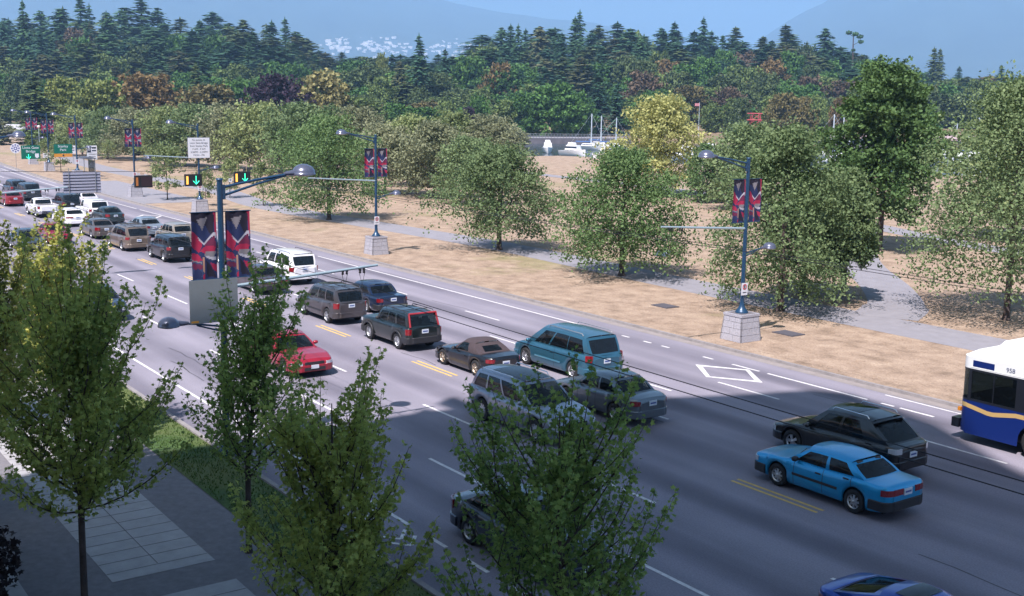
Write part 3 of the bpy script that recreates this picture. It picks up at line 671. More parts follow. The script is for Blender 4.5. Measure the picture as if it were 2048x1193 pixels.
def truck(label,X,Y,canopy,col=(.78,.76,.77)):
    L=5.0; gh=(.95,.45,-.45,-.62) if not canopy else (.95,.45,-2.2,-2.42)
    w=((.10,.85),) if not canopy else ((.06,.30),)
    t=car('pickup_truck',label,(X,Y),AWAY,col,L,1.80,1.62 if not canopy else 1.78,3.1,[(-2.5,1.0),(-2.48,1.06),(-.8,1.07),(.9,1.05),(2.2,.96),(2.44,.88),(2.5,.7)],gh,wr=.36,fo=.85,windows=w,pickup=None if canopy else (-2.38,-.68),
        ground_clear=.3,nose_r=.1,taper=.02,roofw=.80,cat='pickup truck',metal=0,tail=(.80,1.02,.3,.225),rear_plate_z=.6,bumper=M_chrome,glassback=M_glassd,seats=False)
    if not canopy:
        q=MB()
        for s in(1,-1): q.box((-1.55,s*.84,1.12),(1.75,.10,.10))
        q.box((-2.44,0,1.12),(.08,1.66,.10)); q.build('bed_rail',paint('paint_%.3f_%.3f_%.3f'%col,col,0),t)
    return t
truck('white pickup truck with open bed, ahead of the white old sedan',XC(-108.2,5.0,.85,3.1)+.6,24.95,False)
truck('white pickup truck with a tall white canopy over the bed',XC(-103.3,5.0,.85,3.1),28.2,True)
suv('black suv with roof rails ahead of the canopy truck',XC(-110.9,4.5,.85,2.65)+.5,27.7,AWAY,(.012,.018,.022),L=4.5,H=1.8,glassback=M_glassd,rails=True)
sedan('white sedan with a dark roof box and red trim far up the right lane',-117.5,31.0+.0,AWAY,(.75,.70,.72),L=4.6)
suv('dark slate suv beside the thin arm at the far left',XC(-126.2,4.7,.85,2.75)+.4,27.75,AWAY,(.03,.045,.06),L=4.7,H=1.8,rails=True,glassback=M_glassd)
sedan('red sedan seen among leaves at the far left edge',-121.4,24.9,AWAY,(.40,.02,.03),L=4.5)
suv('dark blue suv at the left edge of the photo, farthest of the queue',-133.5,27.9,AWAY,(.02,.03,.05),L=4.6)
sedan('bright crimson small car coming toward us behind yellow leaves',-88.6,21.0,TOW,(.45,.01,.05),L=4.2,W_=1.70,H=1.40,wb=2.5,fo=.85)
sedan('slate grey sedan coming toward us hidden behind yellow leaves',-85.2,18.4,TOW,(.08,.11,.14),L=4.5)
sedan('dark blue sedan in the nearest lane glimpsed through the left tree',-57.2,15.5,TOW,(.04,.05,.09),L=4.5)
# ------------------------------------------------------------------ bus
def bus():
    L=12.2;W_=2.55;Hh=2.95; X0=-21.25; Yc=33.78
    t=thing('city_bus','white topped city bus with dark blue sides and tan stripe at the right edge','bus',(X0+L/2,Yc,.006),AWAY)
    Wt=mat('bus_white',(.82,.82,.80),.35,coat=.4); Bl=mat('bus_blue',(.006,.02,.13),.3,coat=.5); Bk=mat('bus_black',(.012,.014,.02),.35,coat=.4); Tn=mat('bus_tan',(.50,.33,.13),.4)
    hw=W_/2; xf=L/2
    def outline(off=0):   # front corners rounded
        o=[]
        for (cxx,cyy,a0) in((xf-.32,hw-.32,0),(-xf+.15,hw-.15,90),(-xf+.15,-hw+.15,180),(xf-.32,-hw+.32,270)):
            r_=.32 if cxx>0 else .15
            for i in range(5): a=rad(a0+i*22.5); o.append((cxx+(r_+off)*math.cos(a),cyy+(r_+off)*math.sin(a)))
        return o
    wx=xf-2.72; wr=.50; AR=.60
    # lower skirt with wheel arches as side grids
    sk=MB()
    xs=sorted(set([xf-.3,-xf+.15]+[a+AR*math.sin(rad(k)) for a in(wx,-xf+3.2) for k in range(-90,91,15)]+[lerp(xf-.3,-xf+.15,i/20) for i in range(21)]))
    for s in(1,-1):
        V=[]
        for x in xs:
            z=.30
            for a in(wx,-xf+3.2):
                d=abs(x-a)
                if d<AR: z=max(z,wr+math.sqrt(AR*AR-d*d))
            V+= [(x,s*hw,z),(x,s*hw,1.38)]
        F=[(2*i,2*i+2,2*i+3,2*i+1) for i in range(len(xs)-1)]
        sk.add(V,F if s<0 else [f[::-1] for f in F])
    o=outline(); n=len(o)
    def wall(mb,z0,z1,idx,off=0,close=False):
        oo=outline(off)
        V=[];
        for i in idx: V+= [(oo[i][0],oo[i][1],z0),(oo[i][0],oo[i][1],z1)]
        mb.add(V,[(2*i,2*i+2,2*i+3,2*i+1) for i in range(len(idx)-1)],0,True)
    fr=[15,16,17,18,19,0,1,2,3,4]
    wall(sk,.35,1.38,fr); wall(sk,.35,1.38,[5,6,7,8,9,10,11,12,13,14]); sk.build('lower_side_panel',Bl,t)
    uw=MB(); wall(uw,2.42,2.80,list(range(n))+[0]); body=uw.build('upper_panel',Wt,t)
    # stripe: wavy tan band on both sides
    for s in(1,-1):
        q=MB(); P=[(xf-.10,1.26),(xf-1.05,1.10),(xf-1.25,1.10),(xf-2.0,1.24),(xf-2.35,1.24),(xf-3.6,1.12),(-xf+.2,1.12)]
        V=[]
        for x,z in P: V+= [(x,s*(hw+.004),z-.07),(x,s*(hw+.004),z+.07)]
        V[0]=(xf-.32,V[0][1],V[0][2]-.04);V[1]=(xf-.32,V[1][1],V[1][2]-.04)
        F=[(2*i,2*i+1,2*i+3,2*i+2) for i in range(len(P)-1)]; q.add(V,F); q.build('tan_stripe',Tn,t)
    q=MB(); wall(q,1.16,1.30,fr,.005); q.build('tan_stripe',Tn,t)
    # dark window band: frame with panes
    fr_=MB(); xs=[xf-.32]; wins=[(xf-.42,xf-1.95),(xf-2.35,xf-3.75),(xf-3.95,xf-5.35),(xf-5.55,xf-6.95),(xf-7.15,xf-8.55),(xf-8.75,xf-10.1)]
    for s in(1,-1):
        prev=xf-.32
        for a,c in wins+[(-xf+.15,-xf+.15)]:
            fr_.box(((prev+a)/2,s*(hw-.02),1.90),(abs(prev-a)+.001,.04,1.04)); prev=c
            if a!=c:
                fr_.box(((a+c)/2,s*(hw-.02),1.415),(abs(a-c),.04,.07)); fr_.box(((a+c)/2,s*(hw-.02),2.385),(abs(a-c),.04,.07))
                fr_.box(((a+c)/2,s*(hw-.025),2.10 if a<xf-2 else 1.9),(abs(a-c),.03,.03) if a<xf-2 else (.03,.03,.9))
    wall(fr_,1.38,1.44,fr); wall(fr_,2.36,2.42,fr); fr_.build('window_frame',Bk,t)
    for s in(1,-1):
        for a,c in wins:
            q=MB(); q.box(((a+c)/2,s*(hw-.03),1.90),(abs(a-c),.008,.90)); q.build('side_window',M_glass,t)
    q=MB(); wall(q,1.44,2.36,fr,-.01); q.build('windshield',M_glass,t)
    # white roof with raised shoulders and pod
    rf=MB(); o1=outline(0); o2=outline(-.27)
    V=[(x,y,2.80) for x,y in o1]+[(x*.975,y,3.02) for x,y in o2]
    rf.add(V,[(i,(i+1)%n,n+(i+1)%n,n+i) for i in range(n)]+[tuple(range(n,2*n))],0,False); roof=rf.build('roof',Wt,t)
    q=MB(); q.add([(5.3,-.85,3.0),(5.3,.85,3.0),(4.0,.85,3.0),(4.0,-.85,3.0),(5.05,-.6,3.36),(5.05,.6,3.36),(4.6,.6,3.36),(4.6,-.6,3.36)],[(0,1,5,4),(1,2,6,5),(2,3,7,6),(3,0,4,7),(4,5,6,7)]); q.build('roof_pod',Wt,roof)
    q=MB(); q.box((-.5,0,3.08),(6.5,1.8,.16),taper=.94); q.build('roof_unit',Wt,roof)
    for s in(1,-1):
        q=MB(); q.box((xf-.80,s*(hw+.002),2.60),(.74,.008,.20)); q.box((xf-6.3,s*(hw+.002),2.60),(7.8,.008,.20)); q.build('blue_band',Bl,t)
        q=MB(); q.box((0,s*(hw+.004),2.47),(L-.7,.008,.02)); q.build('rub_strip',Wt,t)
        text('958',.20,mat('lettering_grey',(.10,.12,.2),.6),t,TM((xf-1.72,s*(hw+.006),2.60),(-s,0,0),(0,0,1)),'fleet_number')
    # bumper, lamps, floor, wheels
    q=MB(); q.box((xf+.10,0,.55),(.26,2.4,.30)); q.build('front_bumper',Bk,t)
    for s in(1,-1):
        q=MB(); q.lathe([(0,.02),(.09,.015),(.10,0)],(xf+.01,s*.95,.95),'X',12); q.build('headlight',M_clear,t)
        q=MB(); q.box((xf-.02,s*1.16,1.02),(.1,.12,.12)); q.build('turn_signal',M_amb,t)
    q=MB(); q.box((0,0,.62),(L-.4,W_-.5,.5)); q.box((0,0,.9),(L-.4,W_-.1,.06)); q.box((-1,0,2.76),(L-2,W_-.1,.03)); q.build('underbody',Bk,t)
    for ax in(wx,-xf+3.2):
        for s in(1,-1):
            w=MB(); w.lathe([(.30,-.14),(.36,-.15),(.46,-.15),(.50,-.11),(.50,.11),(.46,.15),(.36,.15),(.30,.14)],(0,0,0),'Y',28); w.lathe([(0,-s*.03),(.3,-s*.03)],(0,0,0),'Y',28)
            wo=w.build('wheel',M_tyre,t,(ax,s*(hw-.17),wr))
            rb=MB(); rb.lathe([(.30,s*.14),(.28,s*.09),(.16,s*.06),(.15,s*.13),(0,s*.14)],(0,0,0),'Y',24)
            for k in range(10): a=2*math.pi*k/10; rb.lathe([(0,s*.135),(.022,s*.13),(.024,s*.06)],(.225*math.cos(a),0,.225*math.sin(a)),'Y',8)
            rb.build('rim',M_rim,wo)
    for i in range(7):
        for s in(1,-1):
            q=MB(); x=xf-2.9-1.15*i; q.box((x,s*.75,1.15),(.45,.85,.12)); q.box((x-.24,s*.75,1.5),(.1,.85,.75)); q.build('seat',mat('bus_seat',(.03,.05,.16),.8),t)
    q=MB()
    for i in range(5): x=xf-2.0-1.7*i; q.tube([(x,.35,.93),(x,.35,2.74)],.017,n=6); q.tube([(x,-.35,.93),(x,-.35,2.74)],.017,n=6)
    q.build('grab_pole',mat('pole_yellow',(.6,.5,.2),.4),t)
    q=MB(); q.box((xf-1.55,.62,1.2),(.5,.5,.14)); q.box((xf-1.82,.62,1.55),(.12,.48,.7)); q.build('driver_seat',M_seat,t)
    q=MB(); V=[]; q.lathe([(.22,0),(.235,.015),(.22,.03)],(xf-.78,.62,1.42),'Z',20); q.build('steering_wheel',M_dark,t)
bus()
# ------------------------------------------------------------------ people in the vehicles
M_skin=mat('skin',(.42,.24,.16),.6); M_hair=mat('hair',(.03,.02,.015),.8)
def person(label,loc,rz,shirt,lean=0):
    """seated driver: hips at loc, facing local +x; one continuous skinned body with clothing colours by face"""
    J={'hip':(0,0,0),'waist':(-.02,0,.2),'chest':(-.04,0,.42),'neck':(-.03,0,.55),'head0':(-.01,0,.62),'head1':(.01,0,.74),'head2':(0,0,.82),
       'shl':(-.04,.19,.48),'shr':(-.04,-.19,.48),'ell':(.14,.26,.28),'elr':(.14,-.24,.28),'wrl':(.38,.16,.33),'wrr':(.38,-.14,.33),
       'hl':(.45,.13,.36),'hr':(.45,-.11,.36),'knl':(.45,.14,.08),'knr':(.45,-.14,.08),'anl':(.55,.14,-.32),'anr':(.55,-.14,-.32),'fl':(.70,.14,-.34),'fr':(.70,-.14,-.34),'thl':(.05,.11,0),'thr':(.05,-.11,0)}
    Rr={'hip':.14,'waist':.135,'chest':.15,'neck':.055,'head0':.07,'head1':.095,'head2':.07,'shl':.07,'shr':.07,'ell':.045,'elr':.045,'wrl':.03,'wrr':.03,'hl':.035,'hr':.035,'knl':.065,'knr':.065,'anl':.045,'anr':.045,'fl':.035,'fr':.035,'thl':.09,'thr':.09}
    E=[('hip','waist'),('waist','chest'),('chest','neck'),('neck','head0'),('head0','head1'),('head1','head2'),('chest','shl'),('chest','shr'),('shl','ell'),('shr','elr'),('ell','wrl'),('elr','wrr'),('wrl','hl'),('wrr','hr'),('hip','thl'),('hip','thr'),('thl','knl'),('thr','knr'),('knl','anl'),('knr','anr'),('anl','fl'),('anr','fr')]
    K=list(J); me=bpy.data.meshes.new('person'); me.from_pydata([J[k] for k in K],[(K.index(a),K.index(b_)) for a,b_ in E],[])
    tmp=bpy.data.objects.new('person',me); C.objects.link(tmp); tmp.modifiers.new('s','SKIN'); 
    for k,v in zip(K,me.skin_vertices[0].data): v.radius=(Rr[k],Rr[k])
    me.skin_vertices[0].data[0].use_root=True
    sb=tmp.modifiers.new('u','SUBSURF'); sb.levels=1; sb.render_levels=1
    dg=bpy.context.evaluated_depsgraph_get(); m2=bpy.data.meshes.new_from_object(tmp.evaluated_get(dg)); bpy.data.objects.remove(tmp)
    m2.materials.clear()
    for x in(shirt,M_skin,mat('trousers',(.03,.035,.06),.9)): m2.materials.append(x)
    for p in m2.polygons:
        c=p.center; p.use_smooth=True
        p.material_index=1 if (c.z>.545 or (c.x>.16 and c.z>.2)) else (2 if c.z<.13 else 0)
    o=bpy.data.objects.new('person',m2); C.objects.link(o); o.location=loc; o.rotation_euler.z=rz; tag(o,label,'person')
    q=MB(); q.grid(lambda a,c:(-.02+.10*math.sin(PI*c*.62)*math.cos(2*PI*a),.105*math.sin(PI*c*.62)*math.sin(2*PI*a),.745+.10*math.cos(PI*c*.62)),12,6); q.build('hair',M_hair,o)
    q=MB(); q.lathe([(0,.02),(.014,.005),(.018,-.015)],(.098,0,.715),'X',6); q.build('nose',M_skin,o)
    for s in(1,-1):
        q=MB(); q.lathe([(0,.006),(.009,.003),(.011,0)],(.092,s*.035,.745),'X',6); q.build('eye',M_hair,o)
    q=MB(); q.box((.09,0,.675),(.01,.045,.01)); q.build('mouth',mat('lips',(.3,.1,.09),.6),o)
    return o
shirts=[mat('shirt_grey',(.2,.2,.22),.9),mat('shirt_tan',(.35,.25,.17),.9),mat('shirt_lightblue',(.45,.58,.75),.9),mat('shirt_white',(.6,.6,.6),.9),mat('shirt_dark',(.03,.03,.05),.9)]
person('bus driver in a pale blue shirt reaching to the steering wheel',(-19.6,33.16,1.31),AWAY,shirts[2])
person('driver in a tan top seen through the window of the bright blue sedan',(XC(-18.56,4.65,.98,2.63)-.18,24.55,.50),AWAY,shirts[1])
person('driver with bare arm at the open window of the teal minivan',(XC(-34.34,5.05,.98,3.08)-.75,27.50,.70),AWAY,shirts[3])
person('driver of the warm grey compact suv in a white top',(XC(-49.6,4.43,.86,2.62)-.35,24.5,.70),AWAY,shirts[3])
person('driver of the boxy dark green wagon in a tan top',(XC(-42.68,4.24,.75,2.57)-.12,24.5,.66),AWAY,shirts[1])
# ------------------------------------------------------------------ lamp posts with banners
BCOL=[mat('cloth_'+n_,c_,.75) for n_,c_ in(('navy',(.012,.022,.085)),('black_plum',(.010,.007,.022)),('crimson',(.34,.012,.055)),('plum',(.13,.012,.05)),('grey',(.20,.18,.20)),('white',(.42,.40,.46)),('tan',(.36,.20,.14)),('slate',(.03,.05,.13)))]
BSH=[(7,[(0,.30),(.45,.30),(.5,.05),(.2,.0),(0,.12)]),(1,[(0,.88),(0,1),(1,1),(1,.86),(.62,.80),(.3,.84)]),(1,[(.55,.86),(.9,.9),(.88,.62),(.7,.7)]),(2,[(.90,1),(1,1),(1,.62),(.93,.7)]),(4,[(.22,.90),(.66,.93),(.45,.73)]),(2,[(0,.74),(.22,.67),(.44,.52),(.30,.40),(.0,.50)]),
(3,[(.5,.52),(.92,.66),(.97,.45),(.62,.41)]),(2,[(.33,.43),(.55,.50),(.97,.49),(.90,.42),(.60,.37)]),(4,[(.55,.41),(.97,.41),(.85,.32),(.48,.35)]),(5,[(.22,.68),(.26,.64),(.5,.55),(.86,.70),(.97,.70),(.95,.62),(.88,.66),(.5,.515),(.3,.60)]),(5,[(.5,.355),(.66,.345),(.82,.325),(.97,.335),(.97,.29),(.8,.285),(.6,.32)]),
(2,[(0,.41),(.3,.37),(.42,.28),(0,.26)]),(4,[(0,.30),(.4,.255),(.4,.235),(0,.28)]),(6,[(.42,.34),(.52,.34),(.49,.10),(.44,.12)]),(3,[(0,.22),(.05,.25),(.42,.22),(.40,.16),(.1,.14)]),(2,[(.72,.25),(1,.21),(1,.10),(.85,.13)]),(1,[(.55,.28),(.72,.22),(.85,.12),(.95,.02),(.6,.04)]),(2,[(.42,0),(.52,0),(.49,.09),(.45,.09)]),(0,[(.05,.02),(.35,.02),(.4,.10),(.25,.17),(.08,.13)])]
def inpoly(x,y,P):
    c=False; n=len(P)
    for i in range(n):
        x1,y1=P[i];x2,y2=P[(i+1)%n]
        if (y1>y)!=(y2>y) and x<(x2-x1)*(y-y1)/(y2-y1)+x1: c=not c
    return c
def bface(u,v):
    k=0
    for m_,P in BSH:
        if inpoly(u,v,P): k=m_
    return k
BF={}
for sd_ in(1,-1):
    V=[];F=[];MI=[]; nu,nv=26,60
    for j in range(nv+1):
        for i in range(nu+1):
            u=i/nu;v=j/nv; V.append((.03*math.sin(u*5+v*4+sd_)*math.sin(PI*v)+.01*math.sin(u*14),sd_*(.14+.74*u),5.39+1.92*v))
    for j in range(nv):
        for i in range(nu):
            F.append((j*(nu+1)+i,j*(nu+1)+i+1,(j+1)*(nu+1)+i+1,(j+1)*(nu+1)+i)); uu=(i+.5)/nu; MI.append(bface(uu if sd_>0 else 1-uu,(j+.5)/nv))
    me=bpy.data.meshes.new('banner'); me.from_pydata(V,[],F)
    for m_ in BCOL: me.materials.append(m_)
    me.polygons.foreach_set('material_index',MI); me.polygons.foreach_set('use_smooth',[True]*len(F)); BF[sd_]=me
M_lamp=mat('lamp_shell',(.13,.14,.20),.28,.5,coat=.5); M_lens=mat('lamp_lens',(.5,.5,.5),.3)
M_plate2=mat('sign_white',(.70,.70,.74),.5); M_ink=mat('sign_ink',(.02,.025,.05),.6); M_rd=mat('sign_red',(.5,.03,.04),.5)
def granite_block(parent):
    q=MB(); H=1.25; core=MB()
    core.box((0,0,H/2),(1.24,1.24,H),taper=.80); core.build('mortar_core',M_mort,parent)
    zs=[0,.30,.60,.89,1.13]
    hw=lambda z:.66-.115*z/H
    for c in range(4):
        z0,z1=zs[c]+.008,zs[c+1]-.008; a,b_=hw(z0),hw(z1)
        cuts=[-1,-.15 if c%2 else .2,1] if c<3 else [-1,-.33,.33,1]
        for side in range(4):
            Mr=Matrix.Rotation(side*PI/2,3,'Z')
            for u0,u1 in zip(cuts,cuts[1:]):
                e0=.008 if u0>-1 else 0; e1=.008 if u1<1 else 0
                V=[Vector((a-.06,u0*a+e0,z0)),Vector((a,u0*a+e0,z0)),Vector((a,u1*a-e1,z0)),Vector((a-.06,u1*a-e1,z0)),Vector((b_-.06,u0*b_+e0,z1)),Vector((b_,u0*b_+e0,z1)),Vector((b_,u1*b_-e1,z1)),Vector((b_-.06,u1*b_-e1,z1))]
                q.add([Mr@v for v in V],[(0,1,5,4),(1,2,6,5),(2,3,7,6),(4,5,6,7),(3,2,1,0)])
    q.box((0,0,1.19),(1.16,1.16,.115)); return q.build('granite_base',M_gran,parent)
def dome(parent,x,y,z,r,s):
    """cobra-style dome head; hangs at the end of an arm pointing s*y"""
    q=MB(); prof=[(r*math.cos(rad(a)),.8*r*math.sin(rad(a))) for a in(0,12,25,40,55,70,82,90)]
    q.lathe([(r*1.02,-.045),(r*1.04,-.01),(r,0)]+prof[1:],(x,y,z),n=22); q.tube([(x,y-s*r*.8,z+.02),(x,y-s*(r+.28),z+.0)],[.10,.05],n=8)
    h=q.build('lamp_head',M_lamp,parent)
    q=MB(); q.lathe([(0,-.09),(r*.6,-.08),(r*.9,-.03)],(x,y,z),n=18); q.build('lens',M_lens,h)
def lamp_post(name,label,X,Y,s,banners=True,base=True,arm=True,low=True,plate=True,lamp=True,grp='lamp posts with banners along the road'):
    """s=+1: arms reach toward +Y over the road (town side); s=-1: toward -Y (park side)"""
    t=thing(name,label,'lamp post',(X,Y,.0),0,grp)
    if base: granite_block(t)
    zb=1.25 if base else .1
    q=MB(); q.lathe([(.30,zb),(.30,zb+.05),(.26,zb+.10),(.17,zb+.22),(.115,zb+.34),(.10,zb+.5)],n=16); q.tube([(0,0,zb+.4),(0,0,8.25)],[.098,.082],n=14); q.lathe([(.10,8.22),(.10,8.27),(0,8.28)],n=14); q.build('pole',M_blue,t)
    if lamp:
        q=MB(); q.tube([(0,0,8.0),(0,s*1.1,8.2),(0,s*2.05,8.33)],[.04,.038,.045],n=8); q.tube([(0,0,7.75),(0,s*1.2,8.1),(0,s*2.05,8.31)],[.04,.035,.035],n=8); q.box((0,s*.10,7.88),(.13,.09,.42)); q.build('upper_arm',M_blue,t)
        dome(t,0,s*2.62,8.36,.35,s)
    if low:
        q=MB(); q.tube([(0,0,3.95),(0,-s*.8,4.10),(0,-s*1.2,4.15)],.03,n=8); q.tube([(0,0,3.80),(0,-s*.8,4.06)],.025,n=8); q.build('lower_arm',M_blue,t)
        dome(t,0,-s*1.62,4.15,.30,-s)
    if arm:
        q=MB(); q.tube([(0,s*.05,5.1),(0,s*2.5,5.25),(0,s*5.1,5.42)],[.055,.05,.04],n=8); am=q.build('trolley_arm',M_pale,t)
        for yy in(3.95,4.55):
            q=MB()
            for d in(-.07,.07): q.lathe([(0,-.09),(.045,-.07),(.03,-.02),(.05,.03),(.03,.08),(0,.1)],(0,s*(yy+d),5.28),n=8)
            q.tube([(0,s*(yy-.09),5.2),(0,s*yy,4.80),(0,s*(yy+.09),5.2)],.009,n=5); q.build('insulator',M_dark,am)
    if banners:
        for sd in(1,-1):
            for z in(7.32,5.38): q=MB(); q.tube([(0,0,z),(0,sd*.92,z+.0)],.016,n=6); q.build('banner_rod',M_blue,t)
            bo=bpy.data.objects.new('banner',BF[sd]); C.objects.link(bo); bo.parent=t
    if plate:
        q=MB(); q.box((.11,-.0,2.35),(.015,.38,.56)); pl=q.build('notice_plate',M_plate2,t)
        q=MB(); q.lathe([(.085,.125),(.13,.125)],(0,0,2.45),'X',18,smooth=False); q.build('red_ring',M_rd,pl)
        q=MB(); q.box((.124,0,2.45),(.006,.07,.13)); q.box((.124,0,2.20),(.006,.24,.03)); q.build('pictogram',M_ink,pl)
    return t
lamp_post('lamp_post','tall dark blue lamp post nearest the camera, two banners and a blank grey sign back',-32.0,12.2,1,base=False,plate=False,grp='lamp posts on the town side')
lamp_post('lamp_post','town side blue lamp post at the left edge, only lamp and arm showing',-69.2,12.2,1,base=False,plate=False,grp='lamp posts on the town side')
P1=lamp_post('lamp_post','dark blue bannered lamp post on a granite base, nearest on the park side',-36.4,38.4,-1)
lamp_post('lamp_post','bannered lamp post on a granite base, second along the park side, beside the round tree',-71.2,38.4,-1)
lamp_post('lamp_post','lamp post without banners that carries the white no access sign',-105.6,38.3,-1,banners=False)
lamp_post('lamp_post','bannered lamp post just right of the white slatted sign back, near the sapling',-126.2,38.6,-1,arm=False)
lamp_post('lamp_post','bannered lamp post behind the green park sign',-155.4,40.2,-1,arm=False)
lamp_post('lamp_post','bannered lamp post behind the green bridge sign, far left',-176.0,41.6,-1,arm=False)
lamp_post('lamp_post','farthest bannered lamp post, cut by the left edge of the photo',-194.5,43.6,-1,arm=False)
# trolley wires
def wire(label,y,z,x0=-150,x1=40,grp='trolley wires over the park side lanes'):
    q=MB(); pts=[]; x=x0
    while x<=x1:
        u=((x+32)/18.6)%2; sag=.10*(1-(u-1)**2); pts.append((x,y+ro(x),z-sag)); x+=3.1
    q.tube(pts,.011,n=5); tag(q.build('overhead_wire',mat('wire_black',(.01,.01,.015),.5),None),label,'wire',grp)
wire('thin black trolley wire over the town side lanes, farther of the pair',16.72,4.82,grp='trolley wires over the town side lanes')
wire('thin black trolley wire over the town side lanes, nearer of the pair',16.13,4.82,grp='trolley wires over the town side lanes')
wire('thin black trolley wire hung over the park side lanes, nearer of the pair',33.85,4.82)
wire('thin black trolley wire hung over the park side lanes, farther of the pair',34.45,4.82)
# sign back on the near post
t=thing('sign_panel','blank grey back of a square sign clamped to the nearest blue lamp post','sign',(-32.0,12.2,0))
q=MB(); q.box((.14,-.32,4.76),(.03,1.44,1.26)); q.build('panel',mat('grey_panel',(.23,.25,.26),.55,.3,var=.05,scale=3),t)
q=MB(); q.box((.157,-.9,4.19),(.004,.22,.06)); q.build('orange_sticker',mat('sticker',(.7,.32,.05),.6),t)
q=MB()
for z in(4.4,5.1): q.box((.06,0,z),(.2,.24,.05))
q.build('bracket',M_galv,t)
# white no access sign
t=thing('road_sign','white square sign with black lettering high on the blue post without banners','sign',(-105.6,38.3,0))
q=MB(); q.box((.16,.0,6.05),(.03,2.05,1.85)); pl=q.build('panel',M_plate2,t)
q=MB(); q.box((.15,0,6.05),(.02,2.13,1.93)); q.build('panel_edge',M_galv,t)
for i,(s_,z) in enumerate(zip(['No access to','Lions Gate Bridge','from Stanley Park','7 AM - 9 AM','3:30PM - 6:30PM','MON - FRI'],[6.78,6.50,6.22,5.93,5.65,5.37])):
    text(s_,.235,M_ink,t,TM((.178,0,z),(0,1,0),(0,0,1)),ext=.003)
# span wires with lane signals
M_grn=mat('green_arrow',(.05,1,.55),.4,emit=.75); M_org=mat('amber_tube',(1,.45,.08),.4,emit=.55); M_blk=mat('signal_black',(.01,.01,.012),.6)
def span(label,X,z,y0,y1):
    q=MB(); q.tube([(X,lerp(y0,y1,i/10),z-.25*(1-(2*i/10-1)**2)) for i in range(11)],.014,n=5); tag(q.build('span_wire',MT['wire_black'],None),label,'wire')
span('thin cable crossing the road that carries the lane signals',-69.3,6.45,12.2,38.4)
span('thin cable crossing the road that carries the green signs',-110.3,7.25,12.0,38.5)
def lane_signal(label,X,Y,z,on):
    t=thing('lane_signal',label,'traffic signal',(X,Y,z),0,'lane control signals hung over the road')
    q=MB(); q.box((0,0,0),(.22,1.04,.72)); q.build('housing',M_blk,t)
    q=MB(); q.box((.118,-.40,0),(.012,.13,.50)); q.build('amber_lens',M_org if on else MT.get('dull_amber') or mat('dull_amber',(.45,.16,.04),.4),t)
    q=MB()
    if on:
        q.tube([(.12,.15,.26),(.12,.15,-.22)],.024,n=5); q.tube([(.12,-.03,-.05),(.12,.15,-.25),(.12,.33,-.05)],.024,n=5); q.build('down_arrow',M_grn,t)
    else:
        q.box((.115,.16,0),(.01,.62,.55)); q.build('dark_face',mat('dim_face',(.03,.012,.015),.4),t)
    q=MB(); q.box((0,-.05,.46),(.12,.2,.12)); q.tube([(0,-.3,.38),(0,-.3,.85)],.015,n=5); q.tube([(0,.3,.38),(0,.3,.85)],.015,n=5); q.build('hanger',mat('cream_cap',(.5,.35,.25),.6),t)
lane_signal('unlit dark lane signal hanging over the road left of the sapling',-69.3,21.7,5.62,False)
lane_signal('lane signal with green down arrow beside the post that carries the white sign',-69.3,24.75,5.62,True)
lane_signal('lane signal with green down arrow above the near lamp arm',-69.3,27.9,5.70,True)
lane_signal('lane signal with green down arrow at the far left edge',-110.3,20.9,6.0,True)
def slat_sign():
    t=thing('overhead_sign','large pale sign back made of horizontal slats hanging above the road','sign',(-69.3,18.15,0))
    W2=1.05
    q=MB()
    for i in range(7): q.box((.05,0,5.12+.175*i),(.07,2*W2,.105)); 
    q.build('slat',mat('slat_alu',(.42,.42,.50),.5,.3),t)
    q=MB(); q.box((0,0,5.65),(.02,2*W2,1.22)); q.build('panel',mat('slat_gap',(.16,.16,.21),.7),t)
    for y in(-.75,.75):
        q=MB(); q.tube([(.11,y,5.0),(.11,y,6.5)],.022,n=6); q.build('upright',M_galv,t)
slat_sign()
def green_sign(label,X,Y,lines,extra):
    t=thing('road_sign',label,'sign',(X,Y,0),0,'green guide signs over the road')
    G_=mat('guide_green',(.0,.13,.085),.5)
    q=MB(); q.box((0,0,5.62),(.04,1.62,1.22 if extra=='arrow' else .78)) if extra=='arrow' else q.box((0,0,5.80),(.04,1.62,.86)); q.build('panel',G_,t)
    zt=6.02 if extra=='arrow' else 6.03
    for i,s_ in enumerate(lines): text(s_,.32,M_plate2,t,TM((.024,0,zt-.33*i),(0,1,0),(0,0,1)),ext=.002)
    if extra=='arrow':
        q=MB(); q.tube([(.03,-.2,5.45),(.03,-.2,5.06)],.03,n=5); q.tube([(.03,-.38,5.22),(.03,-.2,5.02),(.03,-.02,5.22)],.03,n=5); q.build('down_arrow',M_grn,t)
        q=MB(); q.add([(.026,.35,5.5),(.026,.68,5.5),(.026,.68,5.2),(.026,.515,5.07),(.026,.35,5.2)],[(0,1,2,3,4)]); q.build('route_shield',M_plate2,t)
    else:
        q=MB(); q.box((.0,0,5.2),(.04,1.62,.30)); q.build('orange_panel',mat('sign_orange',(.65,.27,.04),.5),t)
        q=MB(); q.box((.024,0,5.2),(.008,.16,.10)); q.box((.024,0,5.2),(.009,.06,.18)); q.build('pictogram',M_ink,t)
    q=MB()
    for y in(-.6,.6): q.tube([(0,y,6.2),(0,y,7.05)],.015,n=5)
    q.build('hanger',M_galv,t)
green_sign('green overhead guide sign reading Lions Gate Bridge with a lit green arrow',-110.3,24.55,['Lions Gate','Bridge'],'arrow')
green_sign('green overhead guide sign reading Stanley Park above an orange strip',-112.5,27.9,['Stanley','Park'],'strip')
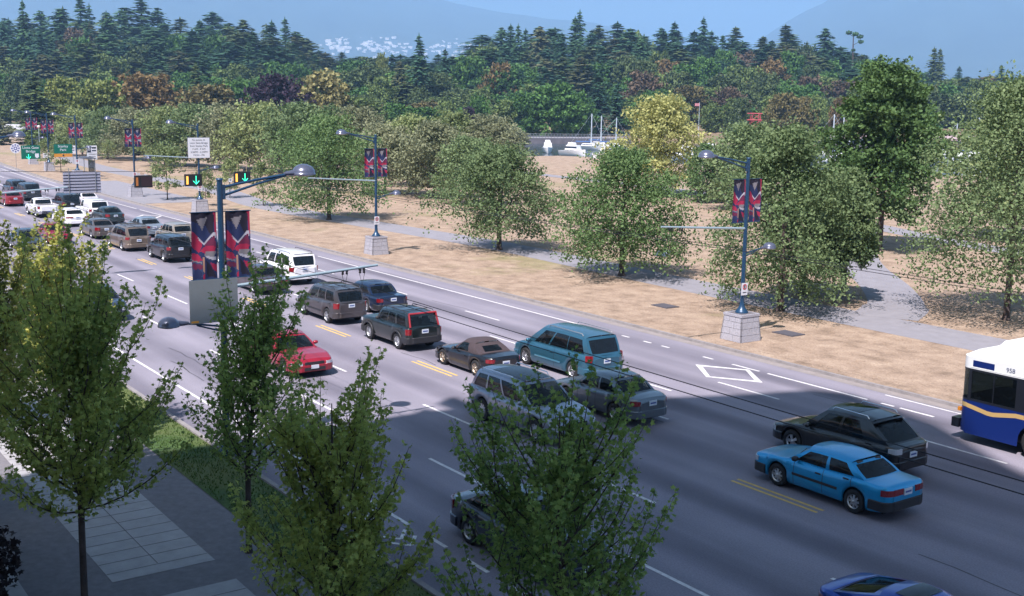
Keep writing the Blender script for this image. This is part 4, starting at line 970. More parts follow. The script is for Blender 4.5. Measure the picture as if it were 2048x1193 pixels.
def post_sign(label,X,Y,h,w,hh,kind):
    t=thing('post_sign',label,'sign',(X,Y,0))
    q=MB(); q.tube([(0,0,0),(0,0,h)],.03,n=6); q.build('post',M_galv,t)
    q=MB()
    if kind=='round': q.lathe([(0,.04),(w/2,.04),(w/2,.02)],(0,0,h-.1),'X',20,smooth=False)
    else: q.box((.05,0,h-hh/2),(.02,w,hh))
    pl=q.build('panel',M_plate2,t)
    q=MB()
    if kind=='park':
        q.box((.064,-w*.28,h-hh*.27),(.006,w*.36,hh*.45)); q.box((.064,w*.2,h-hh*.16),(.006,w*.42,hh*.12)); q.box((.064,w*.2,h-hh*.36),(.006,w*.42,hh*.10)); 
        for z in(.62,.76): q.box((.064,0,h-hh*z),(.006,w*.7,hh*.03))
        q.build('black_block',M_ink,pl); q=MB(); q.lathe([(w*.07,.069),(w*.11,.069)],(0,-w*.28,h-hh*.27),'X',16,smooth=False); q.build('white_ring',M_plate2,pl)
    elif kind=='round':
        for k in range(8): a=k*PI/4; q.box((.046,.33*w*math.cos(a),h-.1+.33*w*math.sin(a)),(.008,.13*w,.13*w),rot=Matrix.Rotation(a,3,'X'))
        q.lathe([(.10*w,.046),(.18*w,.046)],(0,0,h-.1),'X',14,smooth=False); q.build('emblem',mat('emblem_blue',(.05,.06,.3),.5),pl)
    elif kind=='info':
        q.box((.064,0,h-hh*.3),(.006,w*.6,hh*.12)); q.box((.064,0,h-hh*.6),(.006,w*.5,hh*.1)); q.build('pictogram',M_ink,pl)
    return t
def gp(px,py): g_=G(px,py); return g_.x,g_.y
post_sign('tall white sign with black square and bars beside the bus shelter',*gp(186,352),4.1,1.35,1.9,'park')
post_sign('round white sign with a blue ring emblem left of the green bridge sign',*gp(33,336),3.0,1.5,1.5,'round')
post_sign('small white and blue post sign right of the green bridge sign',*gp(92,343),2.6,.6,.7,'info')
post_sign('white and blue information board by the path behind the park sign',*gp(147,326),2.8,.8,1.3,'info')
post_sign('slim post sign on the grass between the saplings',*gp(461,398),2.2,.35,.4,'info')
# tilted interpretive board by the path
t=thing('interpretive_board','white slanted information board on a short post beside the park path','sign',(-56.2,51.6,0),rad(20))
q=MB(); q.tube([(0,0,0),(0,0,.85)],.05,n=8); q.build('post',mat('brown_post',(.06,.04,.03),.8),t)
q=MB(); q.box((0,0,.92),(1.05,.75,.04),rot=Matrix.Rotation(rad(28),3,'X')); q.build('board',M_plate2,t)
# bus shelter and white pad
x,y=gp(188,352)
t=thing('bus_shelter','small bus shelter with a thin dark flat roof behind the slatted sign back','bus shelter',(x+1,y-1.2,0))
q=MB(); q.box((0,0,2.5),(3.6,1.7,.12)); q.box((0,0,2.6),(3.0,1.2,.08)); q.build('roof',mat('shelter_roof',(.09,.10,.13),.5),t)
for sx in(-1.5,1.5):
    for sy in(-.7,.7): q=MB(); q.box((sx,sy,1.25),(.09,.09,2.44)); q.build('post',M_galv,t)
q=MB(); q.box((0,.66,1.35),(2.8,.02,1.7)); q.build('glass_panel',M_glass,t)
q=MB(); q.box((0,.35,.48),(2.2,.4,.05)); q.build('bench',M_galv,t)
pd=MB(); strip(pd,36.4,43.3,-152,-117,.012,step=6); struct(pd.build('bus_stop_pad',M_path))
# park lamp with globe
x,y=gp(80,305)
t=thing('park_lamp','slim pale park lamp with a round pinkish globe before the dark conifer','park lamp',(x,y,0))
q=MB(); q.tube([(0,0,0),(0,0,4.6)],[.09,.06],n=8); q.build('pole',M_pale,t)
q=MB(); q.lathe([(0,-.3),(.2,-.22),(.3,0),(.2,.22),(0,.3)],(0,0,4.9),n=14); q.build('globe',mat('globe',(.75,.6,.6),.3),t)
# small green hydro box & drain covers on the lawn
for lab,(px,py) in(('flat dark utility cover in the dry grass left of the nearest granite base',(1330,613)),('flat dark utility cover in the dry grass behind the nearest granite base',(1577,668))):
    q=MB(); q.box((0,0,.02),(1.25,.9,.04)); q.box((0,0,.045),(1.1,.75,.012)); o=q.build('utility_cover',mat('cover_dark',(.08,.075,.09),.8),None,G(px,py)); tag(o,lab,'utility cover')
# ------------------------------------------------------------------ trees
def leaf_quads(P,size,rs,up=.4,elong=1.25,jit=.35):
    """n diamond leaves at points P; returns V,F (4 verts each, slightly folded)"""
    n=len(P); nr=rs.normal(size=(n,3)); nr[:,2]+=up*1.5; nr/=np.linalg.norm(nr,axis=1)[:,None]
    a=rs.normal(size=(n,3)); a-=nr*(a*nr).sum(1)[:,None]; a/=np.linalg.norm(a,axis=1)[:,None]; b=np.cross(nr,a)
    s=(size*rs.uniform(1-jit,1+jit,n))[:,None]
    V=np.stack([P-a*s*elong*.5,P-b*s*.42+nr*s*.08,P+a*s*elong*.5,P+b*s*.42+nr*s*.08],1)
    return V.reshape(-1,3),np.arange(n*4).reshape(n,4)
def maple_leaves(P,size,rs,up=.7):
    n=len(P); nr=rs.normal(size=(n,3))*.8; nr[:,2]+=up; nr/=np.linalg.norm(nr,axis=1)[:,None]
    a=rs.normal(size=(n,3)); a-=nr*(a*nr).sum(1)[:,None]; a/=np.linalg.norm(a,axis=1)[:,None]; b=np.cross(nr,a)
    s=(size*rs.uniform(.6,1.3,n))[:,None]
    ol=[(0,-.5),(.22,-.22),(.55,-.12),(.28,.08),(.36,.42),(.10,.26),(0,.62),(-.10,.26),(-.36,.42),(-.28,.08),(-.55,-.12),(-.22,-.22)]
    V=np.stack([P+b*(x*s)+a*(y*s)-nr*(abs(x)*.35*s) for x,y in ol],1)
    return V.reshape(-1,3),np.arange(n*12).reshape(n,12)
def blob_pts(c,r,n,rs,shell=.55):
    d=rs.normal(size=(n,3)); d/=np.linalg.norm(d,axis=1)[:,None]; rr=rs.uniform(shell,1,n)**.8
    return np.array(c)+d*rr[:,None]*np.array(r)
def round_crown(seed,Rr,Hc,z0,nclump,nleaf,size,droop=0,shape=1.0,gap=.0,flat=.55,up=.35,cone=0):
    """crown of radius Rr, z0..z0+Hc, made of leafy sprays reaching outward; widest below the middle"""
    rs=np.random.RandomState(seed); cs=[]; P=[]; ns=nclump*3; k=int(nleaf/ns)
    ph=rs.uniform(0,6.28,4)
    for i in range(ns):
        a=rs.uniform(0,6.28); v=rs.uniform(0,1)**.85; q=rs.uniform(.15,1)**.5
        prof=(math.sin(math.pi*min(1,(v*.86+.14)))**flat) if v<.5 else math.sin(math.pi*(v*.86+.14))**(flat*1.25)
        prof*=1-cone*v
        wob=1+.20*math.sin(3*a+ph[0]+2*v)+.14*math.sin(5*a+ph[1])+.16*math.sin(11*v+ph[2]+2*a)
        c=np.array([math.cos(a)*Rr*prof*q*wob*.86,math.sin(a)*Rr*prof*q*wob*.86,z0+Hc*(v*.93)])
        d=np.array([math.cos(a),math.sin(a),up+1.3*(v-.45)+rs.normal()*.25-droop*.6*(1-v)]); d/=np.linalg.norm(d)
        L=Rr*rs.uniform(.16,.50); m=int(k*rs.uniform(.5,1.5)); t=rs.uniform(-.35,1,m)
        w=Rr*.085*(1.25-.8*np.clip(t,0,1))
        p=c+d*(t*L)[:,None]+rs.normal(size=(m,3))*w[:,None]*np.array([1,1,.75]); p[:,2]-=droop*np.clip(t,0,1)**2*L*.5
        P.append(p)
        if i%3==0: cs.append(c)
    P=np.concatenate(P); P=P[P[:,2]>z0*.55]
    V,F=leaf_quads(P,size,rs,up=.5); return V,F,cs
def trunk_mesh(name,h,r,cs,matl,n=10,lean=0):
    rs=R; q=MB(); q.tube([(0,0,0),(0,0,.2),(lean*.3,0,h*.3),(lean,lean*.5,h*.65),(lean*1.2,lean,h*.95)],[r*1.5,r,r*.85,r*.5,r*.12],n=9)
    for c in cs[:n]:
        z=h*rs.uniform(.28,.6); c=Vector(c); b=Vector((lean*.5,lean*.3,z)); m=b.lerp(c,.5)+Vector((0,0,.15*(c-b).length)); q.tube([b,m,c],[r*.38,r*.24,r*.07],n=6)
    return q.mesh(name,[matl])
def mk_tree(name,label,cat,loc,crown,trunk,matl,grp=None,rz=0,sc=1):
    t=thing(name,label,cat,loc,rz,grp); t.scale=(sc,)*3 if not isinstance(sc,tuple) else sc
    o=bpy.data.objects.new('crown',crown); C.objects.link(o); o.parent=t
    if matl:
        o.material_slots[0].link='OBJECT'; o.material_slots[0].material=matl
    k=bpy.data.objects.new('trunk',trunk); C.objects.link(k); k.parent=t
    return t
F_olive=foliage('leaf_olive',(0.054, 0.102, 0.038),(0.267, 0.345, 0.159),.3,scale=.5)
F_mid=foliage('leaf_mid_green',(0.044, 0.095, 0.031),(0.206, 0.31, 0.116),.3,scale=.5)
F_maple=foliage('leaf_deep_green',(0.026, 0.067, 0.024),(0.123, 0.207, 0.062),.25,scale=.4)
F_yel=foliage('leaf_yellow',(.16,.19,.06),(.66,.64,.26),.35,scale=.5)
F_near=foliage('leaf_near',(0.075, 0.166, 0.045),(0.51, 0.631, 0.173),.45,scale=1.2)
F_nearmix=foliage('leaf_near_turning_sunlit',(0.083, 0.175, 0.045),(0.69, 0.731, 0.195),.45,scale=.8)  # yellowing leaf tone, also lightened to stand in for sun on the crown
F_nearsun=foliage('leaf_near_sunlit_yellow',(0.09, 0.15, 0.03),(0.78, 0.731, 0.195),.45,scale=.9)  # sunlit version of the near leaf, the sun's yellow put into its colour
def ptree(label,px,py,Rr,H,z0,matl,seed,nl=20000,size=.17,droop=.8,tr=.19,name='park_tree',cat='tree',bark=None,nc=110,xy=None,grp='round trees along the park path',flat=.55,cone=.12):
    g_=Vector(xy) if xy else G(px,py)
    V,F,cs=round_crown(seed,Rr,H-z0,z0,nc,nl,size,droop,flat=flat,cone=cone); cm=nmesh('crown',V,F,[matl])
    return mk_tree(name,label,cat,(g_.x,g_.y,0),cm,trunk_mesh('trunk',H*.85,tr,cs,bark or M_bark,14),None,grp)
ptree('round leafy tree left of the second bannered lamp post, dark shade under it',658,440,5.4,9.0,1.4,F_mid,11,20000)
ptree('round olive tree between the second lamp post and the densest green tree',998,500,4.6,7.3,1.5,F_olive,12,22000,.15,cone=.25)
ptree('dense round green tree over the path left of the nearest park side lamp post',1243,552,4.6,7.8,1.2,F_mid,13,24000,.14,cone=.3)
ptree('tall drooping tree behind the nearest park side lamp post',1560,622,4.3,9.7,1.3,F_olive,14,27000,.135,1.2,flat=.7,cone=.38)
ptree('grey barked tree in the second row behind the drooping tree, left trunk',1605,590,2.5,7.0,1.8,F_mid,15,14000,.17,1.0)
ptree('grey barked tree whose pale trunk foot shows beside the forked path',1685,600,1.8,7.4,2.2,F_olive,16,13000,.17,1.2,bark=M_barkl)
ptree('tall upright deep green maple standing on the lawn beyond the forked path',1758,500,4.2,13.8,2.9,F_maple,17,36000,.23,.3,.24,grp=None)
ptree('large spreading tree at the right edge of the photo over the path',2012,640,6.2,12.2,2.3,F_olive,18,34000,.135,1.0,.17,flat=.7,cone=.55)
ptree('yellow leaved tree with thin crown between the green tree and the marina',1318,392,5.2,11.4,1.5,F_yel,19,13000,.28,.3,.22,grp=None)
ptree('cone shaped green young cedar behind the nearest park side lamp post',1412,405,2.6,6.4,.3,F_mid,20,9000,.20,.2,.12,grp=None)
# second row of olive trees further back
g2='olive trees in the loose row behind the path'
meshes=[]
for i in range(4):
    V,F,cs=round_crown(40+i,4.6,6.7,1.4,80,10000,.26,.5); meshes.append((nmesh('crown',V,F,[F_olive]),trunk_mesh('trunk',6.5,.17,cs,M_bark,12)))
F_ol2=foliage('leaf_dusty_olive',(0.096, 0.119, 0.06),(0.365, 0.377, 0.221),.3,scale=.3)
F_ol3=foliage('leaf_bright_olive',(0.073, 0.125, 0.046),(0.393, 0.441, 0.188),.3,scale=.3)
row2=[(868,396,.95),(940,410,.8),(820,372,1.0),(770,388,.9),(590,352,1.15),(520,345,1.15),(455,340,1.1),(395,335,1.1),(330,332,1.05),(270,322,1.0),(215,318,1.0),(165,312,.95),(720,352,1.1),(650,345,1.1),(905,350,1.05),(980,352,1.0),(1500,420,1.0),(2030,480,1.2)]
hints=['behind the second lamp post','left of the forked path','near the sapling row','over the pale far path','in front of the purple beech','under the ochre trees','beside the marina','behind the drooping tree']
for i,(px,py,s_) in enumerate(row2):
    cm,tm=meshes[i%4]; g_=G(px,py)
    mk_tree('park_tree','dusty olive green park tree in the loose row behind the path','tree',(g_.x,g_.y,0),cm,tm,[F_ol2,F_olive,F_ol3][(i*7)%3],g2,R.uniform(0,6),s_*1.05)
# saplings
g3='young saplings along the verge'
V,F,cs=round_crown(61,1.6,3.4,1.2,30,2600,.15,.2); sap=(nmesh('crown',V,F,[F_ol3]),trunk_mesh('trunk',3.4,.05,cs,M_bark,6))
for lab,px,py,s_ in(('bushy green sapling between two lamp posts on the verge',335,400,1.2),('thin yellowing sapling beside the path behind the near lamp arm',527,412,.95),('slim sapling left of the thin yellowing one, by the path',460,396,.9),('small bright sapling by the path, far left of the shelter',218,326,.8),('dark sapling under the green park sign',122,345,1.1),('sapling behind the green bridge sign',92,335,.9),('leafy sapling at the foot of the white sign post',412,412,.8)):
    g_=G(px,py); mk_tree('sapling',lab,'tree',(g_.x,g_.y,0),sap[0],sap[1],None,g3,R.uniform(0,6),s_)
# near street trees: upright shoots thick with maple leaves
def street_tree(label,X,Y,H,z0,Rr,seed,matl,nsh=34,lpm=62,leaf=.098,tr=.075,name='street_tree',off=(0,0)):
    rs=np.random.RandomState(seed); t=thing(name,label,'tree',(X,Y,.06),0,'slim maples planted along the pavement'); q=MB()
    top=Vector((off[0],off[1],H*.80)); ax=[Vector((0,0,0)),Vector((.02,0,.15)),Vector((.03,.02,H*.3)),Vector((off[0]*.5,off[1]*.5,H*.55)),top]
    q.tube(ax,[tr*1.4,tr,tr*.85,tr*.5,tr*.12],n=9)
    def axis(z):
        for a,b in zip(ax,ax[1:]):
            if z<=b.z: return a.lerp(b,(z-a.z)/(b.z-a.z))
        return top
    P=[]
    def shoot(b,dirv,L,r,lv):
        pts=[Vector(b)]; d=Vector(dirv).normalized(); k=6
        for i in range(k):
            d=(d+Vector((rs.normal()*.08,rs.normal()*.08,.17))).normalized(); pts.append(pts[-1]+d*(L/k))
        q.tube(pts,[r*(1-.85*i/k) for i in range(k+1)],n=5,cap=False)
        m=int(L*lpm)
        for j in range(m):
            u=rs.uniform(.05,1.0)**.85; i=min(k-1,int(u*k)); p=pts[i].lerp(pts[i+1],u*k-i)
            rad_=.24*(1-.62*u)*rs.uniform(.25,1.15); a=rs.uniform(0,6.28)
            P.append((p.x+math.cos(a)*rad_,p.y+math.sin(a)*rad_,p.z+rs.normal()*.07-.03))
        if lv>0:
            for j in range(3):
                u=rs.uniform(.2,.7); i=int(u*k); a=rs.uniform(0,6.28); dd=(pts[i+1]-pts[i]).normalized()+Vector((math.cos(a),math.sin(a),.15))*.8
                shoot(pts[i],dd,L*rs.uniform(.35,.6),r*.5,lv-1)
    for i in range(nsh):
        f=(i+.5)/nsh; z=z0+(H*.66-z0)*f**1.25; a=i*2.4+rs.uniform(-.5,.5); b=axis(z)
        # aim at a point on the crown outline: broad at two thirds down, loose separate tips above
        fz=min(1,f+rs.uniform(.12,.36)); rr=Rr*(1.0-.38*fz**2.2)*rs.uniform(.5,1.12); tz=z0+(H*.83-z0)*lerp(.06,1.0,fz)*rs.uniform(.88,1.04)
        T=Vector((b.x+math.cos(a)*rr,b.y+math.sin(a)*rr,max(tz,z+.3))); d=T-b; L=d.length
        d.normalize(); d.z-=.35; shoot(b,d,L,tr*.30,1)
    for k in range(7):      # thin leaders standing above the crown
        a=rs.uniform(0,6.28); u=rs.uniform(.1,.85); b=axis(H*.55); T=Vector((b.x+off[0]*.5+math.cos(a)*Rr*.75*u,b.y+off[1]*.5+math.sin(a)*Rr*.75*u,H*(1.02-.12*u-.05*rs.rand()))); d=T-b; L=d.length; d.normalize(); d.z-=.25; shoot(b,d,L,tr*.25,0)
    P=np.array(P); P=P[P[:,2]>z0*.75]
    V,F=maple_leaves(P,leaf,rs); o=bpy.data.objects.new('crown',nmesh('crown',V,F,[matl])); C.objects.link(o); o.parent=t
    q.build('trunk',[M_bark],t); return t
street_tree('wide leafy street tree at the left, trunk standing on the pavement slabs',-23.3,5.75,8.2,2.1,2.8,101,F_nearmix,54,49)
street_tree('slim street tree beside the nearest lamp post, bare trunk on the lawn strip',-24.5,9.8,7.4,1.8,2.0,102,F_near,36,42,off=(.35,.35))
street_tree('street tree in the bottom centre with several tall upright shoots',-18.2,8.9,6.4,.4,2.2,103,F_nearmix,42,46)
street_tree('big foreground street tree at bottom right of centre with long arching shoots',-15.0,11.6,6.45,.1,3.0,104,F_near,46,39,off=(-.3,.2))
street_tree('sunlit yellow street tree at the left edge behind the wide leafy one',-31.2,5.4,8.7,1.6,2.6,105,F_nearsun,48,54)
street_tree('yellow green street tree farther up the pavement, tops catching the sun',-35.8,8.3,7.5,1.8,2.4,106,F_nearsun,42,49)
street_tree('second sunlit yellow street tree up the pavement near the left edge',-38.5,5.6,8.8,1.8,2.5,107,F_nearsun,38,46)
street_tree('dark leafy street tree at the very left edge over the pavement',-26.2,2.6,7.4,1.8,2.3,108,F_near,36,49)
# low purple-brown shrub at bottom left
rs_=np.random.RandomState(9); P=blob_pts((0,0,1.0),(1.4,1.6,1.1),2600,rs_,.4); V,F=maple_leaves(P,.16,rs_); 
shm=nmesh('shrub',V,F,[foliage('leaf_purple_brown',(.012,.010,.012),(.05,.035,.04),.2)])
for lab,x,y,s_ in(('dark purplish shrub at the bottom left corner beside the pavement',-24.4,3.2,1.1),('dark purplish shrub in the planting bed, farther up the pavement than the corner one',-27.3,3.3,1.0),('dark purplish shrub in the planting bed hidden low behind the left street trees',-30.4,3.1,1.05)):
    o=bpy.data.objects.new('shrub',shm); C.objects.link(o); o.location=(x,y,.05); o.scale=(s_,)*3; o.rotation_euler.z=x; tag(o,lab,'shrub','dark shrubs in the planting bed')
# ------------------------------------------------------------------ far ground, water, seawall
def proj(P):
    d=Vector(P)-Vector((0,0,CAM_H)); z=d.dot(FW); return 1024+FPX*d.dot(RT)/z, 596.5-FPX*d.dot(UP)/z
def gzf(d): return interp([(0,0),(325,0),(400,5),(480,10),(600,19),(760,27),(1200,34),(2500,10),(4000,-3)],d)
hl=MB(); cols=[-900+ i*60 for i in range(66)]; ds=[322,335,350,370,400,440,480,530,590,660,760,900,1200,1800,2600,3600]
V=[]
for d in ds:
    for px in cols:
        z=gzf(d)*(1+.10*math.sin(px*.011+d*.01)+.06*math.sin(px*.031)) - (.05 if d<323 else 0); V.append(ch(px,d,z))
nc=len(cols); hl.add(V,[(j*nc+i,j*nc+i+1,(j+1)*nc+i+1,(j+1)*nc+i) for j in range(len(ds)-1) for i in range(nc-1)],0,True)
M_hill=mat('hill_ground',(.28,.19,.12),.95,var=.3,scale=.02,var2=(.05,.065,.03),scale2=.012)
struct(hl.build('hill',M_hill))
wt=MB(); 
def gpoly(pts,z): return [(*G(px,py).xy,z) for px,py in pts]
wm,wn_,wl_,wb=newmat('harbour_water'); wb.inputs['Base Color'].default_value=(.02,.045,.06,1); wb.inputs['Roughness'].default_value=.12
tcn=wn_.new('ShaderNodeTexCoord'); nzn=wn_.new('ShaderNodeTexNoise'); nzn.inputs['Scale'].default_value=.7; nzn.inputs['Detail'].default_value=4; wl_.new(tcn.outputs['Object'],nzn.inputs['Vector']); bpn=wn_.new('ShaderNodeBump'); bpn.inputs['Strength'].default_value=.25; bpn.inputs['Distance'].default_value=.3; wl_.new(nzn.outputs[0],bpn.inputs['Height']); wl_.new(bpn.outputs[0],wb.inputs['Normal'])
P=gpoly([(1030,313),(1120,312),(1260,318),(1420,335),(1600,345),(1760,352),(1950,352),(2150,360),(2500,370),(2500,302),(2150,298),(1950,297),(1600,291),(1400,287),(1260,286),(1030,283)],.012)
wt.add(P,[tuple(range(len(P)))]); struct(wt.build('water',wm))
# seawall causeway
sw=MB(); a=G(900,287); b=G(1262,289)
def wallseg(mb,a,b,z0,z1,th,mi=0):
    d=(b-a).normalized(); q=Vector((-d.y,d.x,0))*th
    mb.add([(a.x,a.y,z0),(b.x,b.y,z0),(b.x+q.x,b.y+q.y,z0),(a.x+q.x,a.y+q.y,z0),(a.x,a.y,z1),(b.x,b.y,z1),(b.x+q.x,b.y+q.y,z1),(a.x+q.x,a.y+q.y,z1)],[(0,1,5,4),(1,2,6,5),(2,3,7,6),(3,0,4,7),(4,5,6,7)],mi)
t=thing('seawall','long low grey seawall with a pale railing across the inlet','wall',(0,0,0))
wallseg(sw,a,b,0,1.5,9); sw.build('wall',mat('seawall_stone',(.13,.12,.14),.9,var=.25,scale=.6),t)
sw=MB(); wallseg(sw,a+Vector((0,0,0)),b,1.5,1.62,9); wallseg(sw,a+Vector((-.05,-.05,0)),b+Vector((-.05,-.05,0)),.75,.95,.2); sw.build('coping',mat('seawall_coping',(.26,.25,.28),.8),t)
sw=MB(); n=60
for i in range(n+1):
    p=a.lerp(b,i/n); sw.tube([(p.x,p.y,1.6),(p.x,p.y,2.6)],.07,n=4,cap=False)
for z in(2.1,2.6): sw.tube([(a.x,a.y,z),(b.x,b.y,z)],.07,n=4)
sw.build('railing',M_galv,t)
# docks
M_hull=mat('boat_white',(.78,.78,.80),.3,coat=.4); M_boatb=mat('boat_blue',(.05,.12,.3),.3,coat=.4); M_bglass=mat('boat_glass',(.02,.03,.05),.1)
M_mast=mat('mast_alu',(.62,.68,.72),.35,.4)
for lab,(x0,y0,x1,y1) in(('long pinkish grey dock shed roof left of the deep green maple',(1660,296,1760,298)),('long grey boat shed with pinkish roof in the marina right of the deep green maple',(1846,300,1955,303))):
    a=G(x0,y0);b=G(x1,y1); t=thing('boat_shed',lab,'shed',(0,0,0)); q=MB(); wallseg(q,a,b,0,2.6,10); q.build('wall',mat('shed_wall',(.22,.2,.24),.8,var=.1,scale=.5),t)
    d=(b-a).normalized(); n_=Vector((-d.y,d.x,0)); q=MB()
    q.add([a-n_+Vector((0,0,2.6)),b-n_+Vector((0,0,2.6)),b+n_*5+Vector((0,0,3.9)),a+n_*5+Vector((0,0,3.9)),a+n_*11+Vector((0,0,2.6)),b+n_*11+Vector((0,0,2.6))],[(0,1,2,3),(3,2,5,4),(0,3,4),(1,5,2)]); q.build('roof',mat('shed_roof',(.40,.29,.31),.7),t)
def hull(mb,L,B,Hh,mi=0):
    def P(u,v):
        x=-L/2+u*L; w=B/2*(1-max(0,(u-.45)/.55)**2.2)*(.92 if u<.05 else 1); a=(v-.5)*2
        return (x,w*a*(1 if True else 0),Hh*(1+.25*u*u)*abs(a)**2.5-.25)
    mb.grid(P,10,8,mi); mb.add([P(0,i/8) for i in range(9)],[tuple(range(9))],mi)
    V=[P(u/10,0) for u in range(11)]+[P(u/10,1) for u in range(11)]
    mb.add(V,[(i,i+1,12+i,11+i) for i in range(10)],mi)
def sailboat(label,px,py,top,rz,L=9,loc=None,blue=False):
    g_=G(px,py); d=Vector(g_).dot(FW); t=thing('sailboat',label,'sailboat',(g_.x,g_.y,.02),rz,'boats moored in the marina')
    q=MB(); hull(q,L,2.8,1.1); q.build('hull',M_boatb if blue else M_hull,t)
    q=MB(); q.box((.2,0,1.2),(3.2,1.5,.55),taper=.8); q.build('cabin',M_hull,t)
    q=MB(); q.box((.2,0,1.22),(2.6,1.56,.16),taper=.95); q.build('window',M_bglass,t)
    H=zat(px,top,d); q=MB(); q.tube([(.9,0,.8),(.9,0,H)],[.19,.14],n=6); q.tube([(.9,0,H),(L/2,0,1.2)],.02,n=4); q.tube([(.9,0,H),(-L/2,0,1.2)],.02,n=4); q.tube([(.9,-.8,H*.6),(.9,.8,H*.6)],.035,n=4); q.build('mast',M_mast,t)
    q=MB(); q.tube([(.9,0,1.9),(-3,0,1.85)],.16,n=6); q.build('boom',M_boatb,t); return t
def motorboat(label,px,py,rz,L=7,B=2.5,blue=False):
    g_=G(px,py); t=thing('motor_boat',label,'motor boat',(g_.x,g_.y,.02),rz,'boats moored in the marina')
    q=MB(); hull(q,L,B,1.3); q.build('hull',M_hull,t)
    q=MB(); q.box((0,0,1.7),(L*.5,B*.75,1.0),taper=.82); q.box((-.3,0,2.5),(L*.25,B*.5,.5),taper=.8); q.build('cabin',M_hull,t)
    q=MB(); q.box((0,0,1.78),(L*.46,B*.77,.34),taper=.93); q.build('window',M_bglass,t); return t
motorboat('white motor boat reflected in the still water below the seawall',1095,306,rad(-35))
motorboat('small white motor boat half hidden by leaves right of the seawall boat',1146,312,rad(20),6)
motorboat('white boat glimpsed above the dense round green tree',1216,318,rad(80),6)
sailboat('sailboat with a pale thin mast in front of the seawall, left mast',1175,300,228,rad(30))
sailboat('sailboat with the thick bright mast before the seawall',1196,296,232,rad(10))
sailboat('sailboat mast standing at the right end of the seawall',1224,300,236,rad(60))
sailboat('leftmost tall mast boat left of the deep green maple',1655,318,229,rad(40),10)
sailboat('tall masted sailboat, middle of the three left of the deep green maple',1674,322,227,rad(35),11)
sailboat('tall masted sailboat closest to the deep green maple',1688,322,228,rad(20),10,blue=True)
sailboat('sailboat with leaning mast seen over the shed roof right of the maple',1905,300,246,rad(70),8)
sailboat('sailboat with the tallest mast at the right of the marina',1944,318,236,rad(50),10)
sailboat('small sailboat with short mast farther right in the marina',1962,316,258,rad(20),8)
sailboat('sailboat whose short mast rises by the marina pier right of the shed',1928,320,268,rad(80),8)
for i,(px,py) in enumerate(((1678,334),(1704,340),(1868,330),(1925,338),(1940,334),(1884,322),(1365,322),(1376,318),(1420,312))):
    motorboat(['white cabin boat moored in the marina left of the maple','white cabin boat nosing out beside the maple','white cabin boat by the grey shed','bright white cabin boat at the right of the marina','second bright white cabin boat at the right of the marina','white cabin boat below the shed roof','white boat behind the yellow leaved tree','white boat just right of the yellow leaved tree','white boat between the yellow tree and the red scaffold'][i],px,py,R.uniform(0,3),R.uniform(6,9))
# flag pole, club house, red scaffold tower
def house(label,px,d,w,h,dep,rz,wallc,roofc,gz=None):
    g_=ch(px,d,gzf(d) if gz is None else gz); t=thing('house',label,'house',(g_.x,g_.y,g_.z-.3),rz)
    q=MB(); q.box((0,0,h/2),(w,dep,h)); q.build('wall',wallc,t)
    q=MB(); rh=dep*.32; q.add([(-w/2-.5,-dep/2-.5,h),(w/2+.5,-dep/2-.5,h),(w/2+.5,dep/2+.5,h),(-w/2-.5,dep/2+.5,h),(-w/2-.5,0,h+rh),(w/2+.5,0,h+rh)],[(0,1,5,4),(2,3,4,5),(1,2,5),(3,0,4),(3,2,1,0)]); q.build('roof',roofc,t)
    for i in range(int(w//3)):
        q=MB(); x=-w/2+1.6+3*i; q.box((x,-dep/2-.03,h*.55),(1.5,.08,h*.4)); q.build('window',M_bglass,t)
    return t
M_hw=mat('house_white',(.72,.70,.70),.7); M_hr=mat('house_roof_grey',(.13,.12,.15),.8); M_hr2=mat('house_roof_brown',(.2,.13,.11),.8)
az=math.atan2(FW.y,FW.x)-PI/2
house('grey roofed white club house behind the flagpole',1385,415,11,4.5,9,az+rad(10),M_hw,M_hr,3.0)
house('small white building left of the red scaffold tower',1445,400,8,3.2,6,az-rad(10),M_hw,M_hw,2.5)
house('low white roofed building behind the far left lamp post',22,300,8,2.2,5,az+.2,M_hw,mat('house_pale_roof',(.4,.4,.42),.7))
house('low pale building glimpsed over the bannered lamp lamp head, far left',342,300,8,3.0,6,az,M_hw,M_hr2)
house('small grey roofed pavilion at the inlet edge under the dark green trees',819,322,6,2.6,5,az,mat('pavilion',(.3,.28,.3),.8),M_hr)
g_=ch(1396,330,0); t=thing('flagpole','white flagpole with a small red and white flag before the club house','flagpole',(g_.x,g_.y,0))
q=MB(); q.tube([(0,0,0),(0,0,zat(1396,205,330))],[.12,.06],n=6); q.build('pole',M_mast,t)
q=MB(); q.grid(lambda u,v:(-1.3*u*RT.x,-1.3*u*RT.y+.15*math.sin(u*6),zat(1396,207,330)-.8*v),8,2); q.build('flag',mat('flag_red',(.5,.2,.22),.7),t)
g_=ch(1475,340,0); t=thing('mast_pole','pale bare mast standing between the club house and the red tower','mast',(g_.x,g_.y,0)); q=MB(); q.tube([(0,0,0),(0,0,zat(1475,218,340))],.14,n=6); q.build('pole',M_mast,t)
g_=ch(1508,300,0); t=thing('scaffold_tower','red steel scaffold tower rising from the marina','tower',(g_.x,g_.y,0),az); M_sc=mat('scaffold_red',(.42,.07,.08),.6); H=zat(1508,226,300)
for sx in(-1,1):
    for sy in(-1,1): q=MB(); q.tube([(sx*1.2,sy*1.2,0),(sx*1.05,sy*1.05,H)],.13,n=5); q.build('leg',M_sc,t)
q=MB()
